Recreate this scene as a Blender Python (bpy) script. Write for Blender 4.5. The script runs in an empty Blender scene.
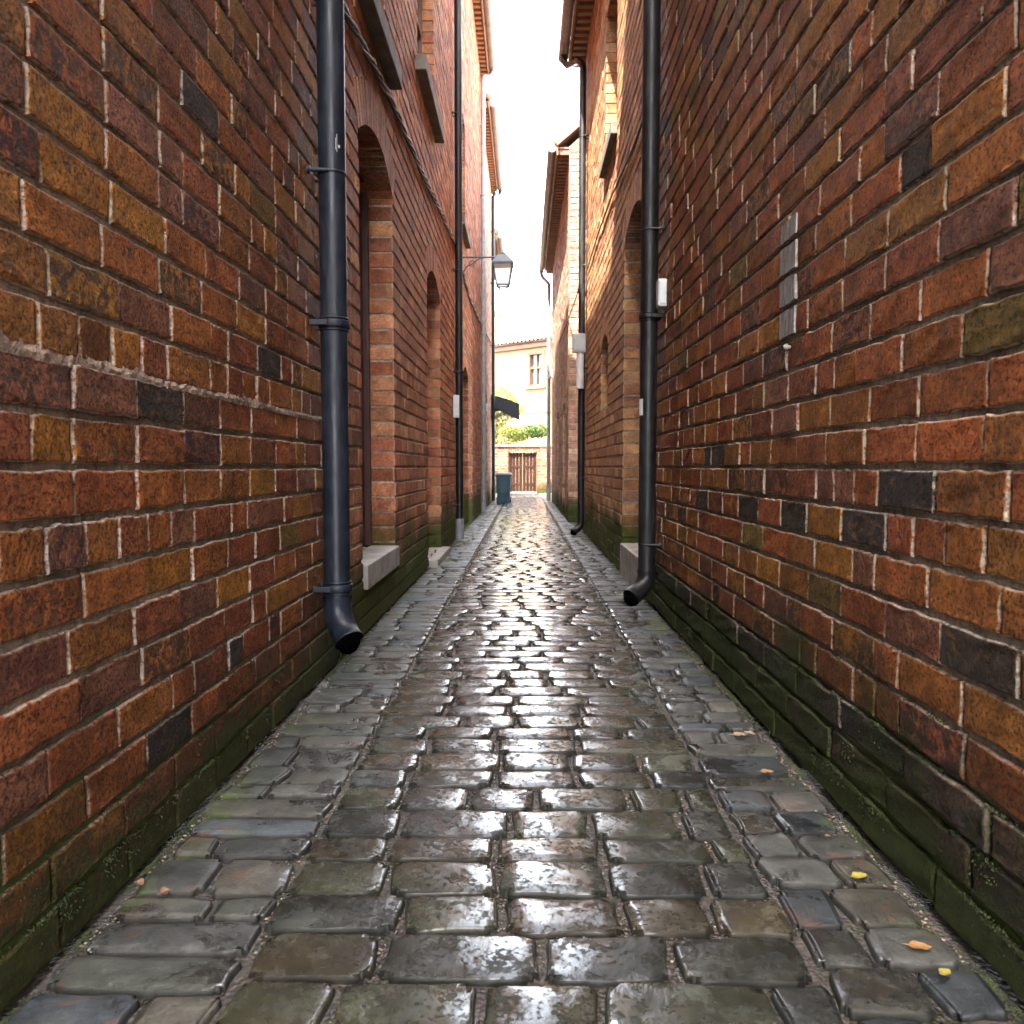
import bpy, math, random
import numpy as np
from mathutils import Vector, Matrix
R = math.radians
rng = np.random.default_rng(7)
random.seed(7)
scene = bpy.context.scene
COL = scene.collection

# ------------------------------------------------------------------ objects
def tag(o, label=None, cat=None, group=None, kind=None):
    if label: o['label'] = label
    if cat: o['category'] = cat
    if group: o['group'] = group
    if kind: o['kind'] = kind
    return o

def thing(name, loc, label, cat, group=None):
    o = bpy.data.objects.new(name, None)
    COL.objects.link(o)
    o.location = loc
    o.empty_display_size = 0.2
    return tag(o, label, cat, group)

def link(name, me, parent=None):
    """links a mesh built in world coordinates; under a thing it keeps its place"""
    o = bpy.data.objects.new(name, me)
    COL.objects.link(o)
    if parent is not None:
        o.parent = parent
        if parent.type == 'EMPTY':
            o.location = -parent.location
    return o

class MB:
    """collects faces for ONE mesh object"""
    def __init__(self):
        self.v = []; self.f = []; self.mi = []; self.sm = []
    def add(self, vs, fs, mi=0, smooth=False):
        n = len(self.v)
        self.v.extend([tuple(p) for p in vs])
        for f in fs:
            self.f.append([i + n for i in f]); self.mi.append(mi); self.sm.append(smooth)
        return self
    def box(self, x0, x1, y0, y1, z0, z1, mi=0, b=0.0, M=None):
        if x0 > x1: x0, x1 = x1, x0
        if y0 > y1: y0, y1 = y1, y0
        if z0 > z1: z0, z1 = z1, z0
        if b <= 0:
            vs = [(x, y, z) for x in (x0, x1) for y in (y0, y1) for z in (z0, z1)]
            fs = [(0,1,3,2),(4,6,7,5),(0,4,5,1),(2,3,7,6),(0,2,6,4),(1,5,7,3)]
        else:
            import bmesh
            bm = bmesh.new()
            bmesh.ops.create_cube(bm, size=1)
            for p in bm.verts:
                p.co = Vector(((x0+x1)/2 + p.co.x*(x1-x0), (y0+y1)/2 + p.co.y*(y1-y0), (z0+z1)/2 + p.co.z*(z1-z0)))
            bmesh.ops.bevel(bm, geom=bm.edges[:], offset=b, segments=2, affect='EDGES', profile=0.6)
            vs = [tuple(p.co) for p in bm.verts]
            bm.verts.index_update()
            fs = [[q.index for q in f.verts] for f in bm.faces]
            bm.free()
        if M is not None:
            vs = [M @ Vector(p) for p in vs]
        return self.add(vs, fs, mi)
    def tube(self, pts, r, n=16, mi=0, caps=True, smooth=True):
        pts = [Vector(p) for p in pts]
        rr = r if isinstance(r, (list, tuple)) else [r]*len(pts)
        t0 = (pts[1]-pts[0]).normalized()
        ref = Vector((1,0,0)) if abs(t0.x) < 0.8 else Vector((0,1,0))
        nrm = t0.cross(ref).normalized()
        vs = []
        for i, p in enumerate(pts):
            if i == 0: t = t0
            elif i == len(pts)-1: t = (pts[i]-pts[i-1]).normalized()
            else: t = ((pts[i+1]-pts[i]).normalized() + (pts[i]-pts[i-1]).normalized()).normalized()
            nrm = (nrm - t*nrm.dot(t)).normalized()
            bi = t.cross(nrm)
            for k in range(n):
                a = 2*math.pi*k/n
                vs.append(p + (nrm*math.cos(a) + bi*math.sin(a))*rr[i])
        fs = []
        for i in range(len(pts)-1):
            for k in range(n):
                a, b = i*n+k, i*n+(k+1) % n
                fs.append((a, b, b+n, a+n))
        self.add(vs, fs, mi, smooth)
        if caps:
            m = len(vs)
            self.add(vs[:n], [list(range(n))[::-1]], mi)
            self.add(vs[m-n:], [list(range(n))], mi)
        return self
    def ring(self, c, r0, r1, h, n=24, mi=0):
        """a vertical pipe collar"""
        x, y, z = c
        prof = [(r0, 0), (r1-.002, 0), (r1, .003), (r1, h-.003), (r1-.002, h), (r0, h)]
        vs = [(x+r*math.cos(2*math.pi*k/n), y+r*math.sin(2*math.pi*k/n), z+d) for r, d in prof for k in range(n)]
        fs = [(i*n+k, i*n+(k+1) % n, (i+1)*n+(k+1) % n, (i+1)*n+k) for i in range(len(prof)-1) for k in range(n)]
        return self.add(vs, fs, mi, True)
    def build(self, name, mats, parent=None, recalc=True):
        me = bpy.data.meshes.new(name)
        me.from_pydata(self.v, [], self.f)
        for m in (mats if isinstance(mats, (list, tuple)) else [mats]): me.materials.append(m)
        me.polygons.foreach_set('material_index', self.mi)
        me.polygons.foreach_set('use_smooth', self.sm)
        if recalc:
            import bmesh
            bm = bmesh.new(); bm.from_mesh(me)
            bmesh.ops.recalc_face_normals(bm, faces=bm.faces[:])
            bm.to_mesh(me); bm.free()
        me.update()
        return link(name, me, parent)

# ------------------------------------------------------------------ materials
class NT:
    def __init__(self, name):
        m = bpy.data.materials.new(name); m.use_nodes = True
        self.m = m; self.t = m.node_tree
        self.t.nodes.clear()
        self.out = self.t.nodes.new('ShaderNodeOutputMaterial')
        self.b = self.t.nodes.new('ShaderNodeBsdfPrincipled')
        self.t.links.new(self.b.outputs[0], self.out.inputs[0])
        self._pos = None
    def L(self, a, b): self.t.links.new(a, b)
    def put(self, sock, v):
        if hasattr(v, 'is_output'): self.L(v, sock)
        elif isinstance(v, (tuple, list)) and len(v) == 3 and sock.type == 'RGBA': sock.default_value = (*v, 1)
        else: sock.default_value = v
    @property
    def pos(self):
        if self._pos is None:
            self._pos = self.t.nodes.new('ShaderNodeNewGeometry').outputs['Position']
        return self._pos
    def sep(self, v=None):
        n = self.t.nodes.new('ShaderNodeSeparateXYZ'); self.put(n.inputs[0], v or self.pos); return n.outputs
    def scalepos(self, s, v=None):
        n = self.t.nodes.new('ShaderNodeVectorMath'); n.operation = 'MULTIPLY'
        self.put(n.inputs[0], v or self.pos); n.inputs[1].default_value = s; return n.outputs[0]
    def noise(self, scale, detail=4, rough=.55, v=None, dist=0, color=False):
        n = self.t.nodes.new('ShaderNodeTexNoise')
        self.put(n.inputs['Vector'], v or self.pos)
        n.inputs['Scale'].default_value = scale; n.inputs['Detail'].default_value = detail
        n.inputs['Roughness'].default_value = rough; n.inputs['Distortion'].default_value = dist
        return n.outputs['Color' if color else 'Fac']
    def voro(self, scale, v=None, feature='F1'):
        n = self.t.nodes.new('ShaderNodeTexVoronoi'); n.feature = feature
        self.put(n.inputs['Vector'], v or self.pos); n.inputs['Scale'].default_value = scale
        return n.outputs['Distance']
    def ramp(self, f, a, b, lo=0., hi=1., smooth=True):
        n = self.t.nodes.new('ShaderNodeMapRange')
        n.interpolation_type = 'SMOOTHSTEP' if smooth else 'LINEAR'
        self.put(n.inputs['Value'], f)
        n.inputs['From Min'].default_value = a; n.inputs['From Max'].default_value = b
        n.inputs['To Min'].default_value = lo; n.inputs['To Max'].default_value = hi
        return n.outputs[0]
    def math(self, op, a, b=0., c=None, clamp=False):
        n = self.t.nodes.new('ShaderNodeMath'); n.operation = op; n.use_clamp = clamp
        self.put(n.inputs[0], a); self.put(n.inputs[1], b)
        if c is not None: self.put(n.inputs[2], c)
        return n.outputs[0]
    def mix(self, f, a, b, op='MIX'):
        n = self.t.nodes.new('ShaderNodeMix'); n.data_type = 'RGBA'; n.blend_type = op
        self.put(n.inputs[0], f); self.put(n.inputs[6], a); self.put(n.inputs[7], b)
        return n.outputs[2]
    def mul(self, col, f):
        n = self.t.nodes.new('ShaderNodeVectorMath'); n.operation = 'SCALE'
        self.put(n.inputs[0], col); self.put(n.inputs['Scale'], f); return n.outputs[0]
    def attr(self, name):
        n = self.t.nodes.new('ShaderNodeAttribute'); n.attribute_name = name
        return n.outputs['Color'], n.outputs['Alpha']
    def fattr(self, name):
        n = self.t.nodes.new('ShaderNodeAttribute'); n.attribute_name = name
        return n.outputs['Fac']
    def bump(self, h, dist, strength=1., nrm=None):
        n = self.t.nodes.new('ShaderNodeBump')
        n.inputs['Strength'].default_value = strength; n.inputs['Distance'].default_value = dist
        self.put(n.inputs['Height'], h)
        if nrm is not None: self.L(nrm, n.inputs['Normal'])
        return n.outputs[0]
    def fin(self, col, rough=.7, nrm=None, metal=0., spec=None, coat=None):
        self.put(self.b.inputs['Base Color'], col); self.put(self.b.inputs['Roughness'], rough)
        self.put(self.b.inputs['Metallic'], metal)
        if spec is not None: self.put(self.b.inputs['Specular IOR Level'], spec)
        if nrm is not None: self.L(nrm, self.b.inputs['Normal'])
        return self.m

def moss_mask(n, top, fade, amount=.5):
    z = n.sep()[2]
    big = n.noise(2.3, 3)
    fine = n.noise(38, 6, .7)
    h = n.math('ADD', z, n.math('MULTIPLY', n.math('SUBTRACT', big, .5), 0.9))
    low = n.ramp(h, top-fade, top+fade, 1, 0)
    pat = n.ramp(n.math('ADD', fine, n.math('MULTIPLY', low, .42)), .78-amount*.28, .98-amount*.28)
    return n.math('MULTIPLY', low, pat), low

def brick_mat(name, moss_top, moss_fade, moss_amt, mossc=((.010, .015, .004), (.042, .058, .010)), dirt=.78, sat=1., smear=1.0, ochre=.42, bumpd=.0042):
    n = NT(name)
    tint, edge = n.attr('tint')
    n1 = n.noise(11, 5, .6)
    n2 = n.noise(60, 6, .7)
    streak = n.noise(15, 5, .65, n.scalepos((1, 1, 2.2)), dist=1.0)
    c = n.mul(tint, n.ramp(n1, .25, .75, .58, 1.4))
    c = n.mul(c, n.ramp(n2, .25, .75, .62, 1.35))
    c = n.mix(n.ramp(streak, .50, .70, 0, ochre), c, n.mix(n.ramp(n1, .3, .7), (.20, .085, .022), (.27, .125, .04)))
    speck = n.noise(125, 4, .75)
    c = n.mul(c, n.ramp(speck, .36, .50, .30, 1.))
    c = n.mix(n.ramp(speck, .60, .72, 0, .25), c, (.34, .17, .075))
    # burnt, sooty spots
    zone = n.noise(3.1, 3)
    spot = n.noise(34, 4, .62, dist=.6)
    rnd = n.fattr('rnd'); odd = n.ramp(rnd, .72, .95)          # some bricks were burnt far harder than others
    s = n.math('MULTIPLY', n.ramp(n.math('ADD', spot, n.math('MULTIPLY', odd, .13)), .57, .66), n.math('MAXIMUM', n.ramp(zone, .42, .62, .15, 1), odd))
    c = n.mix(n.math('MULTIPLY', s, dirt), c, (.028, .024, .022))
    # lime smears left on the arrises
    e = n.math('MULTIPLY', n.ramp(edge, .25, .85), n.ramp(n.noise(42, 4, .7), .36, .54, 0, .80*smear))
    m, low = moss_mask(n, moss_top, moss_fade, moss_amt)
    e = n.math('MULTIPLY', e, n.math('SUBTRACT', 1., n.math('MULTIPLY', low, .8)))
    c = n.mix(e, c, (.36, .31, .255))
    c = n.mul(c, n.math('SUBTRACT', 1., n.math('MULTIPLY', low, .50)))     # wet, algae stained foot of the wall
    c = n.mix(n.math('MULTIPLY', low, .62), c, n.mix(n.ramp(n.noise(6, 4), .4, .6), (.010, .009, .007), (.016, .017, .008)))
    mc = n.mix(n.noise(20, 4), *mossc)
    c = n.mix(n.math('MULTIPLY', m, .9), c, mc)
    pit = n.ramp(n.voro(75), .0, .28)
    h = n.math('ADD', n.math('MULTIPLY', n2, .9), n.math('MULTIPLY', n.noise(17, 5, .6), .45))
    h = n.math('ADD', h, n.math('MULTIPLY', n.ramp(speck, .33, .52), .8))
    h = n.math('ADD', h, n.math('MULTIPLY', pit, .25))
    h = n.math('SUBTRACT', h, n.math('MULTIPLY', s, .5))
    h = n.math('ADD', h, n.math('MULTIPLY', odd, n.math('MULTIPLY', n.noise(38, 5, .65, dist=1.2), 1.4)))
    h = n.math('ADD', h, n.math('MULTIPLY', n.math('MULTIPLY', m, n.noise(130, 4, .7)), 2.2))
    rough = n.math('ADD', .60, n.math('MULTIPLY', n1, .35))
    return n.fin(c, rough, n.bump(h, bumpd, .9), spec=.14)

def mortar_mat(name, col, moss_top, moss_fade, moss_amt, bed=(.06, .046, .034)):
    n = NT(name)
    k = n.noise(70, 6, .7)
    zf = n.math('ABSOLUTE', n.math('SUBTRACT', n.math('FRACT', n.math('ADD', n.math('MULTIPLY', n.sep()[2], 10.), .5)), .5))
    c = n.mix(n.ramp(zf, .09, .16, 1, 0), col, bed)      # soot and dirt sit in the bed joints
    c = n.mul(c, n.ramp(k, .3, .7, .55, 1.35))
    c = n.mul(c, n.ramp(n.noise(4, 3), .35, .65, .6, 1.2))
    m, low = moss_mask(n, moss_top+.05, moss_fade, moss_amt+.1)
    c = n.mul(c, n.math('SUBTRACT', 1., n.math('MULTIPLY', low, .7)))
    c = n.mix(m, c, (.045, .07, .012))
    return n.fin(c, .92, n.bump(n.math('ADD', k, n.noise(200, 3)), .004, .9), spec=.2)

def plain_mat(name, c0, c1, scale=8, rough=.6, bump=.001, bscale=60, metal=0., spec=None):
    n = NT(name)
    k = n.noise(scale, 5, .6)
    c = n.mix(n.ramp(k, .3, .7), c0, c1)
    r = n.math('ADD', rough-.1, n.math('MULTIPLY', n.noise(scale*3, 3), .2))
    return n.fin(c, r, n.bump(n.noise(bscale, 4), bump, .6), metal=metal, spec=spec)

def plainbrick_mat(name, c0, c1, mo):
    """courses drawn by nodes, for walls that face away from the alley"""
    n = NT(name)
    x, y, z = n.sep()
    cmb = n.t.nodes.new('ShaderNodeCombineXYZ')
    n.L(n.math('ADD', x, y), cmb.inputs[0]); n.L(z, cmb.inputs[1])
    br = n.t.nodes.new('ShaderNodeTexBrick')
    n.L(cmb.outputs[0], br.inputs['Vector'])
    br.inputs['Color1'].default_value = (*c0, 1); br.inputs['Color2'].default_value = (*c1, 1)
    br.inputs['Mortar'].default_value = (*mo, 1); br.inputs['Scale'].default_value = 1
    br.inputs['Mortar Size'].default_value = .008; br.inputs['Brick Width'].default_value = .27
    br.inputs['Row Height'].default_value = .1
    c = n.mul(br.outputs['Color'], n.ramp(n.noise(7, 5), .3, .7, .7, 1.2))
    return n.fin(c, .8, n.bump(n.math('SUBTRACT', n.noise(60, 4), br.outputs['Fac']), .004, .7))

M = {}
M['brick_near'] = brick_mat('weathered_brick', .26, .28, .22)
M['brick_near_right'] = brick_mat('weathered_brick_right', .32, .28, .38)
M['brick_orange'] = brick_mat('orange_brick', .42, .20, .85, ((.020, .028, .006), (.080, .098, .016)), dirt=.28, smear=.7, ochre=.15, bumpd=.0024)
M['brick_far'] = brick_mat('pale_brick', .28, .2, .5, dirt=.2, smear=.7, ochre=.0, bumpd=.002)
M['mortar_dark'] = mortar_mat('dark_lime_mortar', (.22, .185, .145), .30, .25, .35, (.20, .16, .12))
M['mortar_pale'] = mortar_mat('pale_lime_mortar', (.42, .36, .29), .34, .22, .5, (.42, .34, .265))
M['mortar_band'] = mortar_mat('smeared_mortar', (.28, .21, .165), .2, .1, .0, (.28, .21, .165))
M['brick_back'] = plainbrick_mat('plain_brick', (.27, .11, .06), (.33, .15, .08), (.3, .26, .22))
M['stone'] = plain_mat('sill_stone', (.20, .19, .17), (.34, .32, .29), 9, .8, .004, 90)
M['stone_dark'] = plain_mat('sooty_sill_stone', (.085, .075, .06), (.16, .14, .11), 9, .85, .004, 90)
M['paint_navy'] = plain_mat('black_blue_paint', (.006, .008, .013), (.013, .017, .026), 14, .38, .0006, 160)
M['paint_black'] = plain_mat('black_paint', (.005, .005, .006), (.011, .011, .012), 14, .42, .0006, 160)
M['paint_grey'] = plain_mat('grey_pipe_paint', (.16, .16, .18), (.24, .24, .26), 12, .42, .0006, 120)
M['zinc'] = plain_mat('zinc_sheet', (.17, .17, .18), (.25, .25, .26), 12, .45, .0008, 90)
M['pipe_inside'] = plain_mat('dark_pipe_inside', (.001, .001, .001), (.002, .002, .002), 12, .95, spec=0.)
M['white_plastic'] = plain_mat('white_plastic', (.42, .43, .44), (.52, .53, .53), 10, .45)
M['grey_plastic'] = plain_mat('grey_plastic', (.26, .27, .28), (.35, .36, .37), 10, .5)
M['wood_dark'] = plain_mat('dark_door_wood', (.035, .012, .009), (.065, .022, .014), 6, .5, .002, 40)
M['wood_soffit'] = plain_mat('brown_eaves_wood', (.20, .12, .075), (.32, .20, .125), 6, .7, .003, 50)
M['wood_frame'] = plain_mat('brown_window_wood', (.10, .045, .018), (.16, .075, .03), 6, .55, .002, 50)
M['cable'] = plain_mat('cable_rubber', (.016, .014, .013), (.035, .03, .028), 60, .6, .002, 200)
M['lead'] = plain_mat('lead_cable', (.20, .17, .14), (.34, .30, .26), 60, .6, .002, 200)
M['iron'] = plain_mat('rusty_iron', (.05, .03, .02), (.10, .055, .03), 40, .7, .002, 120)
M['awning'] = plain_mat('awning_canvas', (.016, .022, .032), (.026, .035, .048), 20, .75, .002, 300)
M['lamp_metal'] = plain_mat('lamp_metal', (.045, .065, .085), (.065, .085, .11), 20, .45, .001, 100)
M['bin'] = plain_mat('blue_bin_plastic', (.008, .045, .075), (.012, .062, .095), 15, .45, .001, 200)
M['bin_lid'] = plain_mat('pale_bin_lid', (.28, .40, .48), (.34, .46, .54), 15, .4, .001, 200)
M['bark'] = plain_mat('bark', (.06, .045, .03), (.12, .09, .065), 15, .9, .01, 30)

def pipe_paint(name, c0, c1):
    n = NT(name)
    c = n.mix(n.ramp(n.noise(14, 5), .3, .7), c0, c1)
    st = n.noise(9, 6, .7, n.scalepos((2.2, 2.2, .35)))
    c = n.mix(n.ramp(st, .56, .70, 0, .6), c, (.030, .030, .030))        # dust and water streaks
    ch = n.ramp(n.noise(42, 5, .7), .66, .69)
    c = n.mix(n.math('MULTIPLY', ch, .8), c, (.060, .028, .014))         # rust where paint has chipped
    r = n.math('ADD', n.ramp(st, .3, .7, .30, .62), n.math('MULTIPLY', ch, .3))
    return n.fin(c, r, n.bump(n.math('ADD', n.noise(90, 4), n.math('MULTIPLY', ch, -1.)), .0012, .6), spec=.32)
M['paint_navy'] = pipe_paint('black_blue_paint', (.005, .007, .012), (.012, .016, .024))
M['paint_black'] = pipe_paint('black_paint', (.004, .004, .005), (.010, .010, .011))

def tile_mat():
    n = NT('clay_roof_tile')
    c = n.mix(n.ramp(n.noise(3, 4), .35, .65), (.24, .125, .078), (.34, .20, .13))
    c = n.mul(c, n.ramp(n.noise(40, 4), .3, .7, .75, 1.2))
    return n.fin(c, .85, n.bump(n.noise(50, 4), .004, .7))
M['tile'] = tile_mat()

def glass_dark():
    n = NT('dark_window_glass')
    c = n.mix(n.noise(2, 2), (.02, .022, .025), (.05, .055, .06))
    return n.fin(c, .05, n.bump(n.noise(3, 2), .003, .3), spec=.6)
M['glass'] = glass_dark()

def glass_milk():
    n = NT('milky_lamp_glass')
    m = n.fin((.85, .84, .80), .2)
    a = n.t.nodes.new('ShaderNodeBsdfTranslucent'); a.inputs[0].default_value = (.9, .88, .84, 1)
    b = n.t.nodes.new('ShaderNodeBsdfTransparent'); b.inputs[0].default_value = (.95, .94, .92, 1)
    x = n.t.nodes.new('ShaderNodeMixShader'); x.inputs[0].default_value = .28
    n.L(a.outputs[0], x.inputs[1]); n.L(b.outputs[0], x.inputs[2])
    y = n.t.nodes.new('ShaderNodeMixShader'); y.inputs[0].default_value = .85
    n.L(n.b.outputs[0], y.inputs[1]); n.L(x.outputs[0], y.inputs[2]); n.L(y.outputs[0], n.out.inputs[0])
    return m
M['milk'] = glass_milk()

def stucco():
    n = NT('yellow_render')
    c = n.mix(n.ramp(n.noise(1.2, 5), .35, .65), (.22, .145, .072), (.27, .185, .10))
    c = n.mix(n.ramp(n.noise(5, 5, .6, n.scalepos((1, 1, .25))), .55, .75, 0, .4), c, (.20, .12, .06))
    return n.fin(c, .9, n.bump(n.noise(70, 5), .006, .6))
M['stucco'] = stucco()

def plank_mat():
    n = NT('gate_planks')
    c = n.mix(n.ramp(n.noise(3, 5, .6, n.scalepos((9, 9, .8))), .3, .7), (.020, .0085, .006), (.036, .0165, .012))
    c = n.mul(c, n.ramp(n.noise(30, 4), .3, .7, .75, 1.2))
    return n.fin(c, .8, n.bump(n.noise(8, 4, .6, n.scalepos((12, 12, 1))), .004, .6), spec=.1)
M['planks'] = plank_mat()

def leaf_mat(name, c0, c1, c2):
    n = NT(name)
    tint, a = n.attr('tint')
    c = n.mix(n.noise(2.5, 3), c0, c1)
    c = n.mix(n.ramp(tint, .2, .9), c, c2)
    m = n.fin(c, .5, spec=.4)
    n.b.inputs['Transmission Weight'].default_value = 0
    tr = n.t.nodes.new('ShaderNodeBsdfTranslucent'); n.put(tr.inputs[0], c)
    ad = n.t.nodes.new('ShaderNodeMixShader'); ad.inputs[0].default_value = .35
    n.L(n.b.outputs[0], ad.inputs[1]); n.L(tr.outputs[0], ad.inputs[2]); n.L(ad.outputs[0], n.out.inputs[0])
    return m
M['leaf_green'] = leaf_mat('green_leaves', (.045, .085, .018), (.08, .13, .03), (.12, .17, .05))
M['leaf_lime'] = leaf_mat('lime_leaves', (.10, .13, .02), (.16, .18, .04), (.22, .22, .06))

def fallen(name, c0, c1):
    n = NT(name)
    c = n.mix(n.ramp(n.noise(60, 4), .35, .65), c0, c1)
    return n.fin(c, .4, n.bump(n.noise(150, 4), .001, .7))
M['leaf_yellow'] = fallen('yellow_leaf', (.27, .22, .04), (.34, .28, .07))
M['leaf_orange'] = fallen('orange_leaf', (.24, .13, .045), (.32, .18, .07))
M['leaf_tan'] = fallen('tan_leaf', (.25, .18, .11), (.33, .25, .16))
M['leaf_brown'] = fallen('brown_leaf', (.17, .09, .05), (.23, .13, .08))

def water_film(n, film, n2):
    """the water film is a clear coat with a calmer surface of its own"""
    n.put(n.b.inputs['Coat Weight'], film)
    n.put(n.b.inputs['Coat Roughness'], .05); n.put(n.b.inputs['Coat IOR'], 1.55)
    hh = n.math('ADD', n.math('MULTIPLY', n.noise(85, 4, .65), .9), n.math('MULTIPLY', n.noise(20, 3), .25))
    # where the film is deepest it lies flat, like a shallow puddle
    x = n.sep()[0]
    pool = n.ramp(n.math('ADD', n.noise(8, 3, .55), n.math('MULTIPLY', n.math('SUBTRACT', .30, n.math('ABSOLUTE', x)), .35)), .45, .55)
    bm = n.bump(hh, .0019, .85); n.put(bm.node.inputs['Strength'], n.ramp(pool, 0, 1, .85, .16))
    n.L(bm, n.b.inputs['Coat Normal'])

def sett_mat(name, centre_wet, moss):
    n = NT(name)
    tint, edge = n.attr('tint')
    x, y, z = n.sep()
    n1 = n.noise(9, 5, .6)
    n2 = n.noise(55, 6, .7)
    c = n.mul(tint, n.ramp(n1, .28, .72, .6, 1.4))
    c = n.mul(c, n.ramp(n2, .28, .72, .7, 1.3))
    rust = n.math('MULTIPLY', n.ramp(n.noise(7, 4, .6, dist=.8), .55, .68), n.ramp(n.noise(2.1, 2), .45, .6))
    c = n.mix(n.math('MULTIPLY', rust, .45), c, (.15, .070, .035))
    # standing water: the middle of the lane is worn hollow and holds more of it
    ax = n.math('ABSOLUTE', n.math('SUBTRACT', x, .015))
    w = n.math('ADD', n.noise(5.5, 5, .65, dist=.4), n.math('MULTIPLY', n.math('SUBTRACT', centre_wet, ax), .42))
    wet = n.ramp(w, .42, .56)
    film = n.math('MULTIPLY', wet, n.ramp(n.math('ADD', n.math('MULTIPLY', n.noise(62, 4, .7), .6), n.math('MULTIPLY', n.noise(14, 3, .6), .4)), .40, .52))
    c = n.mul(c, n.math('SUBTRACT', 1., n.math('MULTIPLY', wet, .45)))
    c = n.mul(c, n.math('SUBTRACT', 1., n.math('MULTIPLY', edge, .55)))    # worn rims coloured darker to hold down the light their bevels catch
    mm = None
    if moss:
        em = n.math('ADD', n.noise(3.2, 4, .65), n.math('MULTIPLY', n.math('SUBTRACT', ax, .72), .55))
        mm = n.math('MULTIPLY', n.ramp(em, .56, .68), n.ramp(n.noise(45, 5, .7), .36, .56))
        c = n.mix(n.math('MULTIPLY', mm, .8), c, (.055, .08, .016))
    film = n.math('MULTIPLY', film, n.math('SUBTRACT', 1., n.math('MULTIPLY', edge, .97)))
    rough = n.ramp(film, 0, 1, .36, .16)
    rough = n.math('ADD', rough, n.math('MULTIPLY', n.math('SUBTRACT', n2, .5), .2))
    rough = n.math('ADD', rough, n.math('MULTIPLY', edge, .35))
    if mm is not None:
        rough = n.math('ADD', rough, n.math('MULTIPLY', mm, .45))
    h = n.math('ADD', n.math('MULTIPLY', n2, .9), n.math('MULTIPLY', n.noise(24, 5, .62, n.scalepos((1., .55, 1.)), dist=.5), .55))
    h = n.math('ADD', h, n.math('MULTIPLY', n.noise(170, 3, .6), .18))
    h = n.math('MULTIPLY', h, n.ramp(film, 0, 1, 1., .4))
    water_film(n, film, n2)
    return n.fin(c, rough, n.bump(h, .0040, .85), spec=.35)
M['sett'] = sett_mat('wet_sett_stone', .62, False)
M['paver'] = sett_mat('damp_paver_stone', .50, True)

def joint_mat():
    n = NT('wet_grit')
    g = n.voro(95)
    col = n.noise(70, 3, .6, color=True)
    c = n.mix(n.ramp(n.noise(110, 3), .35, .65), (.016, .013, .010), (.075, .060, .042))
    c = n.mix(.25, c, n.mul(col, .16))
    x = n.sep()[0]
    c = n.mix(n.math('MULTIPLY', n.ramp(n.noise(6, 4), .5, .62), n.ramp(n.math('ABSOLUTE', x), .5, .8, .15, .6)), c, (.018, .026, .007))
    rough = n.ramp(n.noise(5, 3), .42, .58, .12, .6)
    return n.fin(c, rough, n.bump(n.math('ADD', n.math('MULTIPLY', g, -1.), n.noise(60, 3)), .006, .9), spec=.5)
M['joint'] = joint_mat()
M['moss'] = plain_mat('moss_cushion', (.010, .016, .004), (.034, .046, .009), 30, .95, .006, 180)
M['grit'] = None

# ------------------------------------------------------------------ brickwork
PAL_OLD = [((.200, .064, .024), 5), ((.215, .078, .023), 4.5), ((.225, .098, .020), 2.8), ((.150, .062, .044), 3.2),
           ((.036, .031, .029), .7), ((.125, .080, .024), .7), ((.170, .054, .028), 4), ((.20, .085, .026), 2.8)]
PAL_ORANGE = [((.34, .150, .078), 5), ((.39, .185, .098), 4), ((.30, .122, .065), 4), ((.25, .11, .07), 1.2), ((.41, .22, .12), 2), ((.20, .10, .07), .4)]
PAL_PINK = [((.40, .22, .15), 5), ((.43, .25, .175), 4), ((.35, .18, .12), 4), ((.45, .29, .20), 3), ((.28, .16, .12), 1)]
PAL_MUTED = [((.27, .165, .125), 5), ((.30, .185, .14), 4), ((.24, .13, .10), 4), ((.33, .21, .16), 3), ((.19, .12, .10), 1)]

def scaled(pal, k): return [((a[0]*k, a[1]*k*1.03, a[2]*k*.95), b) for a, b in pal]
PAL_MUTED = scaled(PAL_MUTED, 1.35); PAL_R1 = scaled([((a[0]*1.02, a[1]*1.12, a[2]*1.12), b) for a, b in PAL_ORANGE], 1.1); PAL_OLD = [((a[0]*1.06, a[1]*1.02, a[2]*.86), b) for a, b in PAL_OLD]; PAL_ORANGE = [((a[0]*1.12, a[1]*.98, a[2]*.92), b) for a, b in PAL_ORANGE]

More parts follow.
